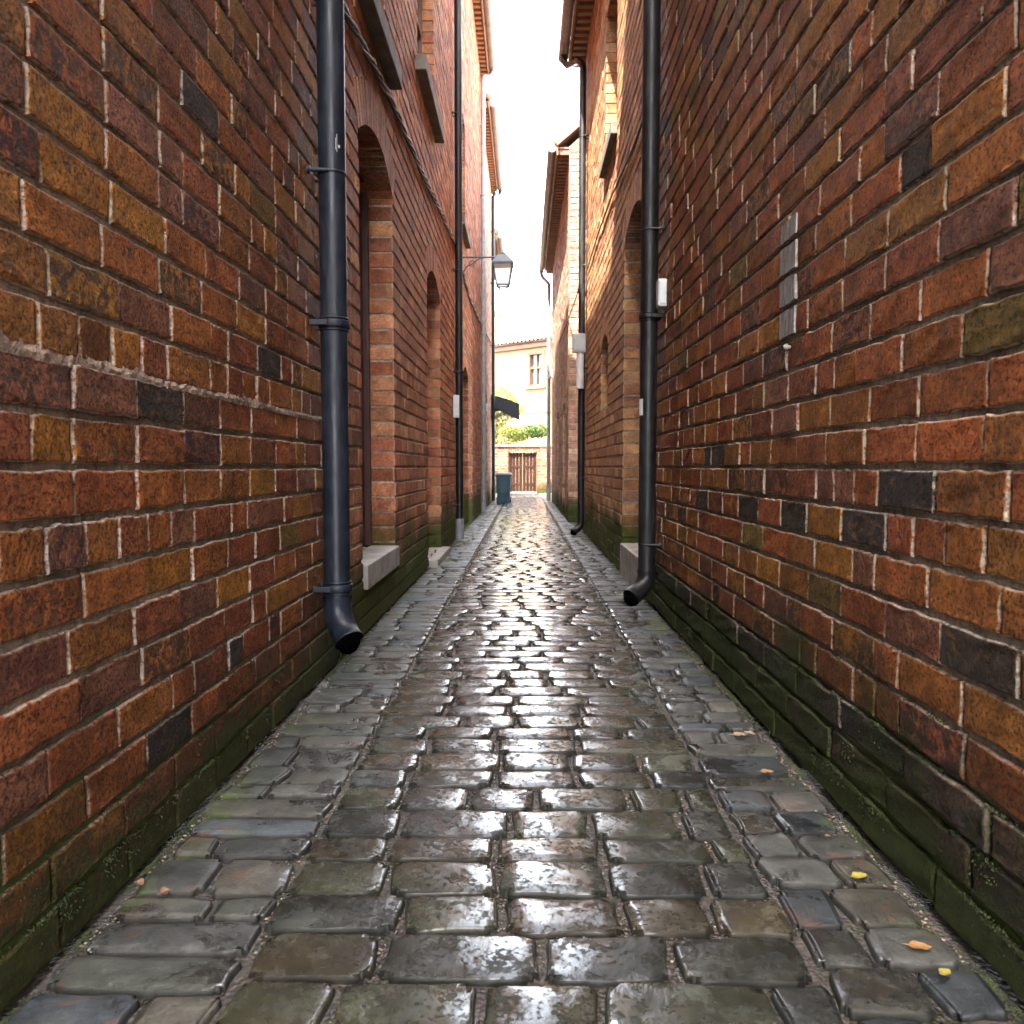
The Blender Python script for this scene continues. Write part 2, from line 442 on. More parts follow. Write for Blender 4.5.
class Brickwork:
    """one wall face. local u along the wall, v up, w outwards (0 = brick face)"""
    def __init__(self, origin, uvec, wvec, pal, pitch=.10, length=.27, joint=.015, recess=.008, seed=1, rough=1.):
        self.o = np.array(origin, float); self.u = np.array(uvec, float); self.w = np.array(wvec, float)
        self.flip = np.dot(np.cross(self.u, [0, 0, 1]), self.w) < 0
        self.pal = [p for p, _ in pal]; q = np.array([k for _, k in pal]); self.pp = q/q.sum()
        self.pitch = pitch; self.len = length; self.j = joint; self.rec = recess
        self.rng = np.random.default_rng(seed); self.rough = rough
        self.open = []; self.V = []; self.F = []; self.C = []; self.MI = []; self.nv = 0
    def to_world(self, P):
        return self.o + P[..., 0:1]*self.u + P[..., 1:2]*np.array([0, 0, 1.]) + P[..., 2:3]*self.w
    def emit(self, P, quads, col, mi):
        """P (k,3) local, quads (m,4), col (k,4)"""
        self.V.append(self.to_world(P)); q = quads + self.nv
        self.F.append(q[:, ::-1] if self.flip else q); self.C.append(col); self.MI.append(np.full(len(quads), mi)); self.nv += len(P)
    # an opening: dict u0,u1,v0,vs,rise,ring,depth
    def add_open(self, u0, u1, v0, vs, rise=0., ring=.0, depth=.2):
        o = dict(u0=u0, u1=u1, v0=v0, vs=vs, rise=rise, ring=ring, depth=depth, uc=(u0+u1)/2, hw=(u1-u0)/2)
        if rise > 0:
            o['R'] = (o['hw']**2 + rise**2)/(2*rise); o['c'] = vs + rise - o['R']
        self.open.append(o); return o
    def half(self, o, v, outer=False):
        if v < o['v0'] : return 0
        if v <= o['vs']: return o['hw']
        if o['rise'] <= 0: return o['hw'] if outer and v < o['vs']+o['ring'] else 0
        r = o['R'] + (o['ring'] if outer else 0); d = v - o['c']
        if d >= r: return 0
        h = math.sqrt(r*r - d*d)
        if outer:
            th = math.asin(min(1, o['hw']/o['R']))
            h = min(h, o['hw'] + (v-o['vs'])*math.tan(min(th, 1.2)))
        return h
    def spans(self, v, a, b, outer=False):
        cuts = sorted((o['uc']-self.half(o, v, outer), o['uc']+self.half(o, v, outer), o) for o in self.open if self.half(o, v, outer) > 0) if self.open else []
        out = []; s = a; sd = None
        for c0, c1, o in cuts:
            if c0 > s: out.append((s, c0, sd, o))
            s = max(s, c1); sd = o
        if s < b: out.append((s, b, sd, None))
        return out
    def fill(self, a, b, v0, v1, detail, course_jit=0.):
        """detail(u, v) -> 0 plain, 1 rounded, 2 fine"""
        groups = {0: [], 1: [], 2: []}
        k0 = int(round(v0/self.pitch)); k1 = int(round(v1/self.pitch))
        for k in range(k0, k1):
            cv0 = k*self.pitch; cv1 = cv0 + self.pitch; vm = (cv0+cv1)/2
            off = (k % 2)*self.len*.5 + self.rng.uniform(-.03, .03)
            heads = (k % 4 == 3)
            for s0, s1, lo, hi in self.spans(vm, a, b, True):
                # brick edges on a running grid so that courses stay aligned across openings
                e = [s0]; x = s0 - ((s0-a+off) % self.len)
                while x < s1:
                    L = self.len
                    if heads and self.rng.random() < .35 or self.rng.random() < .13: L = self.len*.52
                    x += L*(1+self.rng.uniform(-.05, .05))
                    if x > e[-1]+.05 and x < s1-.05: e.append(x)
                e.append(s1)
                for i in range(len(e)-1):
                    dep = .05
                    j0 = j1 = self.j*.33
                    if i == 0 and lo is not None: dep = max(dep, lo['depth']); j0 = 0
                    if i == len(e)-2 and hi is not None: dep = max(dep, hi['depth']); j1 = 0
                    d = detail((e[i]+e[i+1])/2, vm)
                    groups[d].append((e[i]+j0, e[i+1]-j1, cv0+self.j/2, cv1-self.j/2, dep))
        for d, g in groups.items():
            if g: self.blocks(np.array(g), d)
        for o in self.open:
            if o['ring'] > 0: self.voussoirs(o, 1)
        self.mortar(a, b, k0*self.pitch, k1*self.pitch)
    def tints(self, n):
        idx = self.rng.choice(len(self.pal), n, p=self.pp)
        t = np.array(self.pal)[idx]
        return t*self.rng.uniform(.75, 1.22, (n, 1))*self.rng.uniform(.94, 1.06, (n, 3))
    def grid(self, d):
        if d == 0: return np.array([0, 0, 1, 1.]), np.array([0, 0, 1, 1.]), 1
        if d == 1: return None, None, 2
        return None, None, 3
    def blocks(self, g, d, polar=None):
        N = len(g); r = self.rng
        U0, U1, V0, V1, D = g.T
        if d == 0: su = sv = np.array([0, 0, 1, 1.]); iu = iv = np.zeros(4)
        elif d == 1:
            su = np.array([0, 0, 0, 0, .5, 1, 1, 1, 1.]); iu = np.array([0, 0, 0, 1, 0, -1, 0, 0, 0.]); sv = np.array([0, 0, 0, 0, 1, 1, 1, 1.]); iv = np.array([0, 0, 0, 1, -1, 0, 0, 0.])
        else:
            mu = np.linspace(0, 1, 15)[1:-1]; mv = np.linspace(0, 1, 7)[1:-1]
            su = np.concatenate([[0, 0, 0, 0, 0], mu, [1, 1, 1, 1, 1.]]); iu = np.concatenate([[0, 0, 0, .35, 1], mu*0, [-1, -.35, 0, 0, 0]])
            sv = np.concatenate([[0, 0, 0, 0, 0], mv, [1, 1, 1, 1, 1.]]); iv = np.concatenate([[0, 0, 0, .35, 1], mv*0, [-1, -.35, 0, 0, 0]])
        nu, nvv = len(su), len(sv)
        rad = .0055 if d == 2 else .005
        U = (U0[:, None] + (U1-U0)[:, None]*su + iu*rad)[:, :, None]*np.ones((1, 1, nvv))
        V = (V0[:, None] + (V1-V0)[:, None]*sv + iv*rad)[:, None, :]*np.ones((1, nu, 1))
        # depth profile
        def prof(n, d):
            p = np.zeros(n)
            if d == 2:
                p[[1, -2]] = -.02; p[[2, -3]] = -rad; p[[3, -4]] = -rad*.3
            elif d == 1:
                p[[1, -2]] = -.02; p[[2, -3]] = -rad
            return p
        pu, pv = prof(nu, d), prof(nvv, d)
        W = np.minimum(pu[:, None], pv[None, :])[None]*np.ones((N, 1, 1))
        W = W + r.normal(0, .0016*self.rough, (N, 1, 1))
        uu = (su-.5)[None, :, None]; vv = (sv-.5)[None, None, :]
        W = W + r.normal(0, .0016*self.rough, (N, 1, 1))*uu + r.normal(0, .0010*self.rough, (N, 1, 1))*vv
        if d == 2:
            for kk in range(5):
                fu, fv = r.uniform(2, 12, (2, N, 1, 1)); ph = r.uniform(0, 6.28, (N, 1, 1))
                W = W + .00035*self.rough*np.sin(fu*uu + fv*vv + ph)
            W = W + r.normal(0, .00030*self.rough, W.shape)
        # wandering edges
        amp = (.0013 if d == 2 else .0010)*self.rough
        for kk in range(3):
            f = r.uniform(3, 22, (N, 1, 1)); p1 = r.uniform(0, 6.28, (N, 1, 1)); p2 = r.uniform(0, 6.28, (N, 1, 1))
            V = V + amp*np.sin(f*uu + p1)*np.sign(vv)*.7 + amp*.6*np.sin(f*.5*uu+p2)
            U = U + amp*np.sin(f*.5*vv + p2)*np.sign(uu)*.7
        back = np.zeros((nu, nvv), bool); back[[0, -1], :] = True; back[:, [0, -1]] = True
        W = np.where(back[None], -D[:, None, None], W)
        if polar is not None:
            uc, c = polar
            th = U; rr = V
            U, V = uc + rr*np.sin(th), c + rr*np.cos(th)
        P = np.stack([U, V, W], -1).reshape(-1, 3)
        E = np.zeros((nu, nvv))
        if d > 0:
            E[[2, -3], :] = 1; E[:, [2, -3]] = 1
            if d == 2:
                E[[3, -4], 3:-3] = .7; E[3:-3, [3, -4]] = .7
            E[[0, 1, -1, -2], :] = 0; E[:, [0, 1, -1, -2]] = 0
        col = np.concatenate([np.repeat(self.tints(N), nu*nvv, 0), np.tile(E.reshape(-1), N)[:, None], np.repeat(r.random(N), nu*nvv)[:, None]], 1)
        i, j = np.meshgrid(np.arange(nu-1), np.arange(nvv-1), indexing='ij')
        q = np.stack([i*nvv+j, (i+1)*nvv+j, (i+1)*nvv+j+1, i*nvv+j+1], -1).reshape(-1, 4)
        Q = (q[None] + (np.arange(N)*nu*nvv)[:, None, None]).reshape(-1, 4)
        self.emit(P, Q, col, 0)
    def voussoirs(self, o, d):
        t = o['ring']
        if o['rise'] > 0:
            th = math.asin(min(1, o['hw']/o['R'])); n = max(5, int(round(2*th*(o['R']+t*.6)/.078)))
            e = np.linspace(-th, th, n+1); gap = .004/(o['R'])
            g = np.array([(e[i]+gap, e[i+1]-gap, o['R'], o['R']+t-.012, o['depth']) for i in range(n)])
            # keep the edge wandering of polar blocks small in angle
            sv = self.rough; self.rough = .35
            self.blocks_polar(g, o['uc'], o['c']); self.rough = sv
        else:
            n = max(4, int(round(2*o['hw']/.078))); e = np.linspace(o['u0'], o['u1'], n+1)
            self.blocks(np.array([(e[i]+.005, e[i+1]-.005, o['vs'], o['vs']+t-.012, o['depth']) for i in range(n)]), d)
    def blocks_polar(self, g, uc, c):
        # scale angle to arc length at mid radius, so that jitter stays metric
        self.blocks(g, 0, (uc, c))
    def mortar(self, a, b, v0, v1):
        tops = [(o['vs'], o['vs']+o['rise']+o['ring']) for o in self.open if o['rise'] > 0]
        edges = set(np.round(np.arange(v0, v1+1e-6, self.pitch*8), 4)) | {round(v1, 4)}
        for o in self.open:
            edges |= {round(o['v0'], 4), round(o['vs'], 4)}
            if o['rise'] > 0: edges |= set(np.round(np.linspace(o['vs'], o['vs']+o['rise'], 14), 4))
        ed = sorted(x for x in edges if v0-1e-6 <= x <= v1+1e-6)
        P = []; Q = []
        def quad(p):
            n = len(P); P.extend(p); Q.append((n, n+1, n+2, n+3))
        for lo, hi in zip(ed[:-1], ed[1:]):
            if hi-lo < 1e-4: continue
            for s0, s1, ol, oh in self.spans((lo+hi)/2, a, b):
                i0 = s0 + (.009 if ol else 0); i1 = s1 - (.009 if oh else 0)
                w = -self.rec
                quad([(i0, lo, w), (i1, lo, w), (i1, hi, w), (i0, hi, w)])
                if ol: quad([(i0, lo, -ol['depth']), (i0, lo, w), (i0, hi, w), (i0, hi, -ol['depth'])])
                if oh: quad([(i1, lo, w), (i1, lo, -oh['depth']), (i1, hi, -oh['depth']), (i1, hi, w)])
        P = np.array(P, float); Q = np.array(Q)
        self.emit(P, Q, np.concatenate([np.full((len(P), 3), .3), np.zeros((len(P), 2))], 1), 1)
    def quads(self, pts, mi):
        """extra world-space quads"""
        P = np.array(pts, float).reshape(-1, 3); n = len(P)//4
        self.V.append(P); self.F.append(np.arange(4*n).reshape(n, 4) + self.nv); self.nv += len(P)
        self.C.append(np.tile([.3, .3, .3, 0., 0.], (len(P), 1))); self.MI.append(np.full(n, mi))

def wall_mesh(name, works, mats, parent):
    V = []; F = []; C = []; MI = []; n = 0
    for w in works:
        for v, f, c, m in zip(w.V, w.F, w.C, w.MI):
            V.append(v); C.append(c); MI.append(m)
        nloc = sum(len(v) for v in w.V)
        for f in w.F: F.append(f + n)
        n += nloc
    V = np.concatenate(V); F = np.concatenate(F); C = np.concatenate(C); MI = np.concatenate(MI)
    me = mesh_np(name, V, F, C, MI, mats)
    return link(name, me, parent)

def mesh_np(name, V, F, C, MI, mats, smooth=False):
    me = bpy.data.meshes.new(name)
    me.vertices.add(len(V)); me.vertices.foreach_set('co', V.astype(np.float32).ravel())
    m = F.shape[1]
    me.loops.add(F.size); me.loops.foreach_set('vertex_index', F.astype(np.int32).ravel())
    me.polygons.add(len(F)); me.polygons.foreach_set('loop_start', (np.arange(len(F))*m).astype(np.int32))
    me.polygons.foreach_set('loop_total', np.full(len(F), m, np.int32))
    for k in mats: me.materials.append(k)
    if MI is not None: me.polygons.foreach_set('material_index', MI.astype(np.int32))
    me.polygons.foreach_set('use_smooth', np.full(len(F), smooth))
    if C is not None:
        a = me.color_attributes.new('tint', 'FLOAT_COLOR', 'POINT'); a.data.foreach_set('color', np.ascontiguousarray(C[:, :4], np.float32).ravel())
        if C.shape[1] > 4:
            b = me.attributes.new('rnd', 'FLOAT', 'POINT'); b.data.foreach_set('value', np.ascontiguousarray(C[:, 4], np.float32))
    me.update(calc_edges=True); me.validate()
    return me

XL, XR = -.855, .83      # the two wall planes
CAM = .9

def face(side, y0, seed, pal, X=None, **k):
    if side < 0: return Brickwork((XL if X is None else X, y0, 0), (0, 1, 0), (1, 0, 0), pal, seed=seed, **k)
    return Brickwork((XR if X is None else X, y0, 0), (0, 1, 0), (-1, 0, 0), pal, seed=seed, **k)

def shell(bw, side, X, y0, y1, top, back=5., front_end=True):
    """the sides and back of a house, plain brick (material 2)"""
    s = side; xi = X + s*.02; xo = X + s*back
    q = [[(xi, y1, 0), (xo, y1, 0), (xo, y1, top), (xi, y1, top)],
         [(xo, y0, 0), (xo, y1, 0), (xo, y1, top), (xo, y0, top)]]
    if front_end: q.append([(xi, y0, 0), (xo, y0, 0), (xo, y0, top), (xi, y0, top)])
    bw.quads(q, 2)

def roof_part(parent, side, X, y0, y1, top, over, back=5., pitch=40, soffit=True):
    """gable roof slab with its ridge along the lane; rafters and soffit under the overhang"""
    s = side
    xe = X - s*over; xr = X + s*back/2; h = math.tan(R(pitch))*abs(xr-xe); xb = X + s*(back+over)
    mb = MB(); t = .11
    for (xa, xz) in ((xe, xr), (xb, xr)):
        vs = [(xa, y0-.05, top), (xa, y1+.05, top), (xr, y1+.05, top+h), (xr, y0-.05, top+h)]
        vs += [(x, y, z+t) for x, y, z in vs]
        mb.add(vs, [(0,1,2,3),(4,7,6,5),(0,4,5,1),(1,5,6,2),(2,6,7,3),(3,7,4,0)])
    # tile course ends along the eaves
    n = int((y1-y0)/.2)
    for i in range(n):
        y = y0 + (i+.5)*(y1-y0)/n
        mb.tube([(xe-s*.03, y, top+t*.7), (xe+s*.35, y, top+t*.7+.38*math.tan(R(pitch)))], .055, 8)
    # gable triangles
    for y in (y0+.01, y1-.01):
        mb.add([(X, y, top), (X+s*back, y, top), (xr, y, top+h-.05)], [(0, 1, 2)], 1)
    rf = mb.build('roof', [M['tile'], M['brick_back']], parent)
    if soffit:
        sm = MB()
        sm.box(xe+s*.02, X+s*.06, y0, y1, top-.035, top-.012)
        k = int((y1-y0)/.16)
        for i in range(k+1):
            y = y0 + .05 + i*(y1-y0-.1)/k
            sm.box(xe+s*.04, X+s*.05, y-.035, y+.035, top-.12, top-.036)
        sm.box(xe+s*.0, xe+s*.02, y0, y1, top-.13, top+.05)
        sm.build('soffit', M['wood_soffit'], rf)
    return rf

def gutter_part(parent, side, X, y0, y1, top, over, mat):
    s = side; xc = X - s*(over+.075)
    mb = MB(); n = 10; r = .07
    def prof(rad): return [(xc+rad*math.cos(math.pi+math.pi*k/n), top-.01+rad*math.sin(math.pi+math.pi*k/n)) for k in range(n+1)]
    po, pi_ = prof(r), prof(r-.006)
    loop = po + pi_[::-1]
    m = len(loop)
    vs = [(x, y0, z) for x, z in loop] + [(x, y1, z) for x, z in loop]
    mb.add(vs, [(i, (i+1) % m, (i+1) % m+m, i+m) for i in range(m)])
    for y in (y0, y1):   # stop ends
        mb.add([(x, y, z) for x, z in po], [list(range(n+1))])
    for i in range(int((y1-y0)/.9)+1):   # brackets
        y = min(y1-.05, y0+.2+i*.9)
        q = prof(r+.008)
        mb.add([(x, y-.015, z) for x, z in q]+[(x, y+.015, z) for x, z in q], [(k, k+1, k+n+2, k+n+1) for k in range(n)])
        mb.box(xc+s*.06, xc+s*.10, y-.015, y+.015, top-.07, top+.02)
    return mb.build('gutter', mat, parent)

def door_part(parent, side, X, y0, y1, v0, vs, rise, depth, mat, handle=True, glass=False):
    s = side
    xd = X + s*(depth)          # face of the leaf
    mb = MB(); top = vs+rise
    fw = .05
    for ya, yb in ((y0-.02, y0+fw), (y1-fw, y1+.02)):
        mb.box(xd-s*.03, xd+s*.06, ya, yb, v0, top+.02, b=.004)
    mb.box(xd-s*.03, xd+s*.06, y0+fw, y1-fw, top-.10, top+.02, b=.004)
    fr = mb.build('door', mat, parent)
    lf = MB()
    n = 5; w = (y1-y0-2*fw)/n
    for i in range(n):
        lf.box(xd+s*.005, xd+s*.045, y0+fw+i*w+.002, y0+fw+(i+1)*w-.002, v0+.01, top-.102, b=.004)
    lf.box(xd+s*.045, xd+s*.06, y0+fw, y1-fw, v0, top-.1)
    lf.build('leaf', mat, fr)
    if handle:
        h = MB(); yh = y0+fw+.07; z = v0+1.0
        h.tube([(xd+s*.01, yh, z), (xd-s*.04, yh, z)], .012, 8); h.tube([(xd-s*.04, yh, z), (xd-s*.04, yh+.10, z)], .010, 8)
        h.build('handle', M['iron'], fr)
    return fr

def window_part(parent, side, X, y0, y1, z0, z1, depth, sillmat, over=.075, ext=.10, sh=.13, bars=2, frame=None):
    s = side; xd = X + s*depth
    mb = MB(); f = .05
    frame = frame or M['wood_frame']
    mb.box(xd-s*.02, xd+s*.05, y0-.01, y0+f, z0-.02, z1+.02); mb.box(xd-s*.02, xd+s*.05, y1-f, y1+.01, z0-.02, z1+.02)
    mb.box(xd-s*.02, xd+s*.05, y0+f, y1-f, z0-.02, z0+f); mb.box(xd-s*.02, xd+s*.05, y0+f, y1-f, z1-f, z1+.02)
    for i in range(1, bars):
        y = y0 + (y1-y0)*i/bars
        mb.box(xd-s*.015, xd+s*.045, y-.02, y+.02, z0+f, z1-f)
    zm = z0+(z1-z0)*.55
    for i in range(bars):
        ya = y0+f if i == 0 else y0+(y1-y0)*i/bars+.02
        yb = y1-f if i == bars-1 else y0+(y1-y0)*(i+1)/bars-.02
        mb.box(xd-s*.015, xd+s*.045, ya, yb, zm-.018, zm+.018)
    fr = mb.build('window', frame, parent)
    p = MB(); p.box(xd+s*.01, xd+s*.02, y0+f*.5, y1-f*.5, z0+f*.5, z1-f*.5); p.build('pane', M['glass'], fr)
    sl = MB(); sl.box(X-s*over, X+s*(depth-.022), y0-ext, y1+ext, z0-sh, z0-.021, b=.008); sl.build('sill', sillmat, fr)
    return fr

# ------------------------------------------------------------------ houses
def near_detail(u, v): return 2 if v < 3.0 else 0

GH = 'brick houses lining the alley'
# left, nearest
Y0 = -2.5
h = thing('brick_house', (XL-2, 0, 0), 'old dark red and mustard brick house whose rough wall fills the near left', 'house', GH)
w = face(-1, Y0, 11, PAL_OLD, rough=.9, joint=.0135, recess=.0085, length=.25)
YL0 = 3.72
w.fill(0, YL0-Y0, 0, 10.6, lambda u, v: 2 if v < 2.6 and u > 3.2 else (1 if v < 3.2 and u > 2.6 else 0))
shell(w, -1, XL, Y0, YL0, 10.6)
# a thick smeared bed of mortar a little above a metre
P = []
ys = np.linspace(.9, 3.6, 420); r_ = np.random.default_rng(5)
def sm(a, k=9): return np.convolve(np.pad(a, k//2, 'edge'), np.ones(k)/k, 'valid')
lo = 1.088+sm(r_.normal(0, .0040, 420)); hi = lo+.010+np.clip(.012+sm(np.cumsum(r_.normal(0, .0012, 420))), .009, .020)*np.linspace(1.1, .55, 420)+sm(r_.normal(0, .005, 420), 5)
lo -= (lo-lo.mean())*.6
pr = XL-.0020+np.stack([sm(r_.uniform(-.002, .005, 420), 3) for _ in range(3)], 1)
for i in range(419):
    pts = []
    m0, m1 = (lo[i]+hi[i])/2, (lo[i+1]+hi[i+1])/2
    A = [(XL-.014, ys[i], lo[i]-.004), (pr[i, 0], ys[i], lo[i]), (pr[i, 1]+.002, ys[i], m0), (pr[i, 2], ys[i], hi[i]), (XL-.014, ys[i], hi[i]+.004)]
    B = [(XL-.014, ys[i+1], lo[i+1]-.004), (pr[i+1, 0], ys[i+1], lo[i+1]), (pr[i+1, 1]+.002, ys[i+1], m1), (pr[i+1, 2], ys[i+1], hi[i+1]), (XL-.014, ys[i+1], hi[i+1]+.004)]
    for k in range(4): P.append([A[k], B[k], B[k+1], A[k+1]])
w.quads(P, 3)
wall_mesh('wall', [w], [M['brick_near'], M['mortar_dark'], M['brick_back'], M['mortar_band']], h)
roof_part(h, -1, XL, Y0, YL0, 10.6, .18, soffit=False)

# left, with the two arched doorways
h = thing('brick_house', (XL-2, 7, 0), 'orange brick house with two arched doorways on the left side', 'house', GH)
w = face(-1, YL0, 12, PAL_ORANGE)
T1 = 8.1; YL1 = 10.45
d1 = (4.2, 5.28, .38, CAM+1.74, .17); d2 = (7.1, 8.2, .07, CAM+1.66, .17)
for (a, b, v0, vs, ri) in (d1, d2): w.add_open(a-YL0, b-YL0, .3 if v0 > .3 else 0., vs, ri, .24, .20)
wn1 = (4.25, 5.05, CAM+2.52, CAM+3.9); wn2 = (6.55, 7.75, CAM+3.26, CAM+4.7)
for (a, b, z0, z1) in (wn1, wn2): w.add_open(a-YL0, b-YL0, z0, z1, 0, .22, .14)
w.fill(0, YL1-YL0, 0, T1, lambda u, v: 1 if v < 6.2 else 0)
shell(w, -1, XL, YL0, YL1, T1, front_end=False)
wall_mesh('wall', [w], [M['brick_orange'], M['mortar_pale'], M['brick_back']], h)
for (a, b, v0, vs, ri) in (d1, d2): door_part(h, -1, XL, a, b, v0, vs, ri, .19, M['wood_dark'])
for q in (wn1, wn2): window_part(h, -1, XL, q[0], q[1], q[2], q[3], .13, M['stone_dark'], over=.085, ext=.12, sh=.14)
st = MB(); st.box(XL+.026, XL-.17, 4.2+.004, 5.276, .245, .378, b=.008); st.build('doorstep', M['stone'], h)
st = MB(); st.box(XL+.085, XL-.17, 7.1+.004, 8.32, -.02, .068, b=.012); st.build('doorstep', M['stone'], h)
roof_part(h, -1, XL, YL0, YL1, T1, .22)
gutter_part(h, -1, XL, YL0+.1, YL1-.05, T1, .22, M['zinc'])

# left, third: eaves and gutter against the sky
h = thing('brick_house', (XL-2, 13, 0), 'orange brick house with brown eaves on the left behind the street lantern', 'house', GH)
YL2 = 16.2; T2 = CAM+7.78
w = face(-1, YL1, 13, PAL_ORANGE)
d3 = (11.25, 12.35, .04, CAM+1.30, .16)
w.add_open(d3[0]-YL1, d3[1]-YL1, d3[2], d3[3], d3[4], .22, .18)
wn3 = (10.75, 11.75, CAM+3.32, CAM+4.9)
w.add_open(wn3[0]-YL1, wn3[1]-YL1, wn3[2], wn3[3], 0, .22, .13)
w.fill(0, YL2-YL1, 0, T2, lambda u, v: 1 if v < 4.5 else 0)
shell(w, -1, XL, YL1, YL2, T2, front_end=False)
wall_mesh('wall', [w], [M['brick_orange'], M['mortar_pale'], M['brick_back']], h)
door_part(h, -1, XL, *d3[:2], *d3[2:], .17, M['wood_dark'])
window_part(h, -1, XL, *wn3, .12, M['stone_dark'], over=.075, ext=.1)
roof_part(h, -1, XL, YL1, YL2, T2, .16)
gutter_part(h, -1, XL, YL1+.1, YL2+.02, T2, .16, M['zinc'])

# left, fourth
h = thing('brick_house', (XL-2, 18.5, 0), 'pinkish brick house on the left behind the awning and blue bin', 'house', GH)
YL3 = 21.3; T3 = CAM+7.25
w = face(-1, YL2, 14, PAL_PINK)
d4 = (17.4, 18.5, .04, CAM+1.55, .16)
w.add_open(d4[0]-YL2, d4[1]-YL2, d4[2], d4[3], d4[4], .22, .18)
w.fill(0, YL3-YL2, 0, T3, lambda u, v: 1 if v < 4 else 0)
shell(w, -1, XL, YL2, YL3, T3)
wall_mesh('wall', [w], [M['brick_far'], M['mortar_pale'], M['brick_back']], h)
door_part(h, -1, XL, *d4[:2], *d4[2:], .17, M['wood_dark'])
roof_part(h, -1, XL, YL2, YL3, T3, .16)
gutter_part(h, -1, XL, YL2+.1, YL3+.02, T3, .16, M['zinc'])

# left, last: only its eave and pale corner show
h = thing('brick_house', (XL-2, 22.4, 0), 'last and lowest brick house on the left, its eave just above the lantern', 'house', GH)
YL4 = 23.4; T4 = CAM+6.1
w = face(-1, YL3, 15, PAL_PINK)
w.fill(0, YL4-YL3, 0, T4, lambda u, v: 0)
shell(w, -1, XL, YL3, YL4, T4)
wall_mesh('wall', [w], [M['brick_far'], M['mortar_pale'], M['brick_back']], h)
roof_part(h, -1, XL, YL3, YL4, T4, .14)
gutter_part(h, -1, XL, YL3+.05, YL4+.02, T4, .14, M['zinc'])

# right, nearest
h = thing('brick_house', (XR+2, 0, 0), 'old mottled brick house whose mossy-footed wall fills the near right', 'house', GH)
YR0 = 5.15; TR0 = 7.6
w = face(1, Y0, 21, PAL_OLD, rough=.9, joint=.0135, recess=.0085, length=.25)
w.fill(0, YR0-Y0, .3, TR0, lambda u, v: 2 if v < 3.0 and u > 3.2 else (1 if v < 3.6 and u > 2.6 else 0))
# the foot of the wall: rougher, slipped courses
w2 = face(1, Y0, 22, [((.060, .042, .034), 3), ((.05, .042, .036), 3), ((.075, .045, .034), 2), ((.035, .032, .03), 1)], rough=1.35, joint=.018, recess=.016, length=.34)
w2.fill(0, YR0-Y0, 0, .3, lambda u, v: 2 if u > 3.0 else 0)
shell(w, 1, XR, Y0, YR0, TR0)
wall_mesh('wall', [w, w2], [M['brick_near_right'], M['mortar_dark'], M['brick_back']], h)
roof_part(h, 1, XR, Y0, YR0, TR0, .18, soffit=False)

# right, second: arched doorway, niche, lit upper wall
h = thing('brick_house', (XR+2, 8, 0), 'orange brick house with an arched doorway on the right, its top in warm sunlight', 'house', GH)
YR1 = 11.4; TR1 = CAM+5.65
w = face(1, YR0, 23, PAL_R1)
d5 = (5.62, 6.74, .26, CAM+1.80, .17)
w.add_open(d5[0]-YR0, d5[1]-YR0, .2, d5[3], d5[4], .24, .24)
nic = (7.98, 8.72, CAM+.62, CAM+1.22, .14)
w.add_open(nic[0]-YR0, nic[1]-YR0, nic[2], nic[3], nic[4], .20, .14)
wn4 = (7.35, 8.35, CAM+3.1, CAM+4.55)
w.add_open(wn4[0]-YR0, wn4[1]-YR0, wn4[2], wn4[3], 0, .22, .14)
w.fill(0, YR1-YR0, 0, TR1, lambda u, v: 1 if v < 5.5 else 0)
shell(w, 1, XR, YR0, YR1, TR1, front_end=False)
wall_mesh('wall', [w], [M['brick_orange'], M['mortar_pale'], M['brick_back']], h)
door_part(h, 1, XR, *d5[:2], *d5[2:], .23, M['wood_dark'])
window_part(h, 1, XR, *wn4, .13, M['stone_dark'], over=.06, ext=.06)
sh_ = MB(); sh_.box(XR+.128, XR+.16, nic[0]-.02, nic[1]+.02, nic[2]-.02, nic[3]+nic[4]+.02)
for i in range(7):
    z = nic[2]+.05+i*.1
    sh_.box(XR+.085, XR+.128, nic[0]+.015, nic[1]-.015, z, z+.02)
sh_.build('shutter', M['wood_dark'], h)
st = MB(); st.box(XR-.018, XR+.22, 5.62+.004, 6.735, -.02, .258, b=.012); st.build('doorstep', M['stone'], h)
roof_part(h, 1, XR, YR0, YR1, TR1, .22)
gutter_part(h, 1, XR, YR0+.1, YR1-.05, TR1, .22, M['zinc'])

# right, third: set a little forward, muted brick with a gable
h = thing('brick_house', (XR+2, 17, 0), 'muted pinkish brick house with a low eave farther along on the right', 'house', GH)
XR2 = .72; YR2a = 13.0; YR2 = 20.9; TR2 = CAM+5.1
w = face(1, YR2a, 24, PAL_MUTED, X=XR2)
d6 = (14.1, 14.9, .04, CAM+1.02, .13); d7 = (16.6, 17.5, .04, CAM+1.05, .13)
for q in (d6, d7): w.add_open(q[0]-YR2a, q[1]-YR2a, q[2], q[3], q[4], .2, .16)
w.fill(0, YR2-YR2a, 0, TR2, lambda u, v: 1 if v < 4 else 0)
g = Brickwork((XR2, YR2a, 0), (1, 0, 0), (0, -1, 0), PAL_MUTED, seed=25)
g.fill(0.0, 5, 0, TR2, lambda u, v: 1 if u < 1 else 0)
shell(w, 1, XR2, YR2a+.02, YR2, TR2, front_end=False)
wall_mesh('wall', [w, g], [M['brick_far'], M['mortar_pale'], M['brick_back']], h)
for q in (d6, d7): door_part(h, 1, XR2, *q[:2], *q[2:], .15, M['wood_dark'], handle=False)
roof_part(h, 1, XR2, YR2a, YR2, TR2, .2)
gutter_part(h, 1, XR2, YR2a+.02, YR2+.1, TR2, .2, M['zinc'])

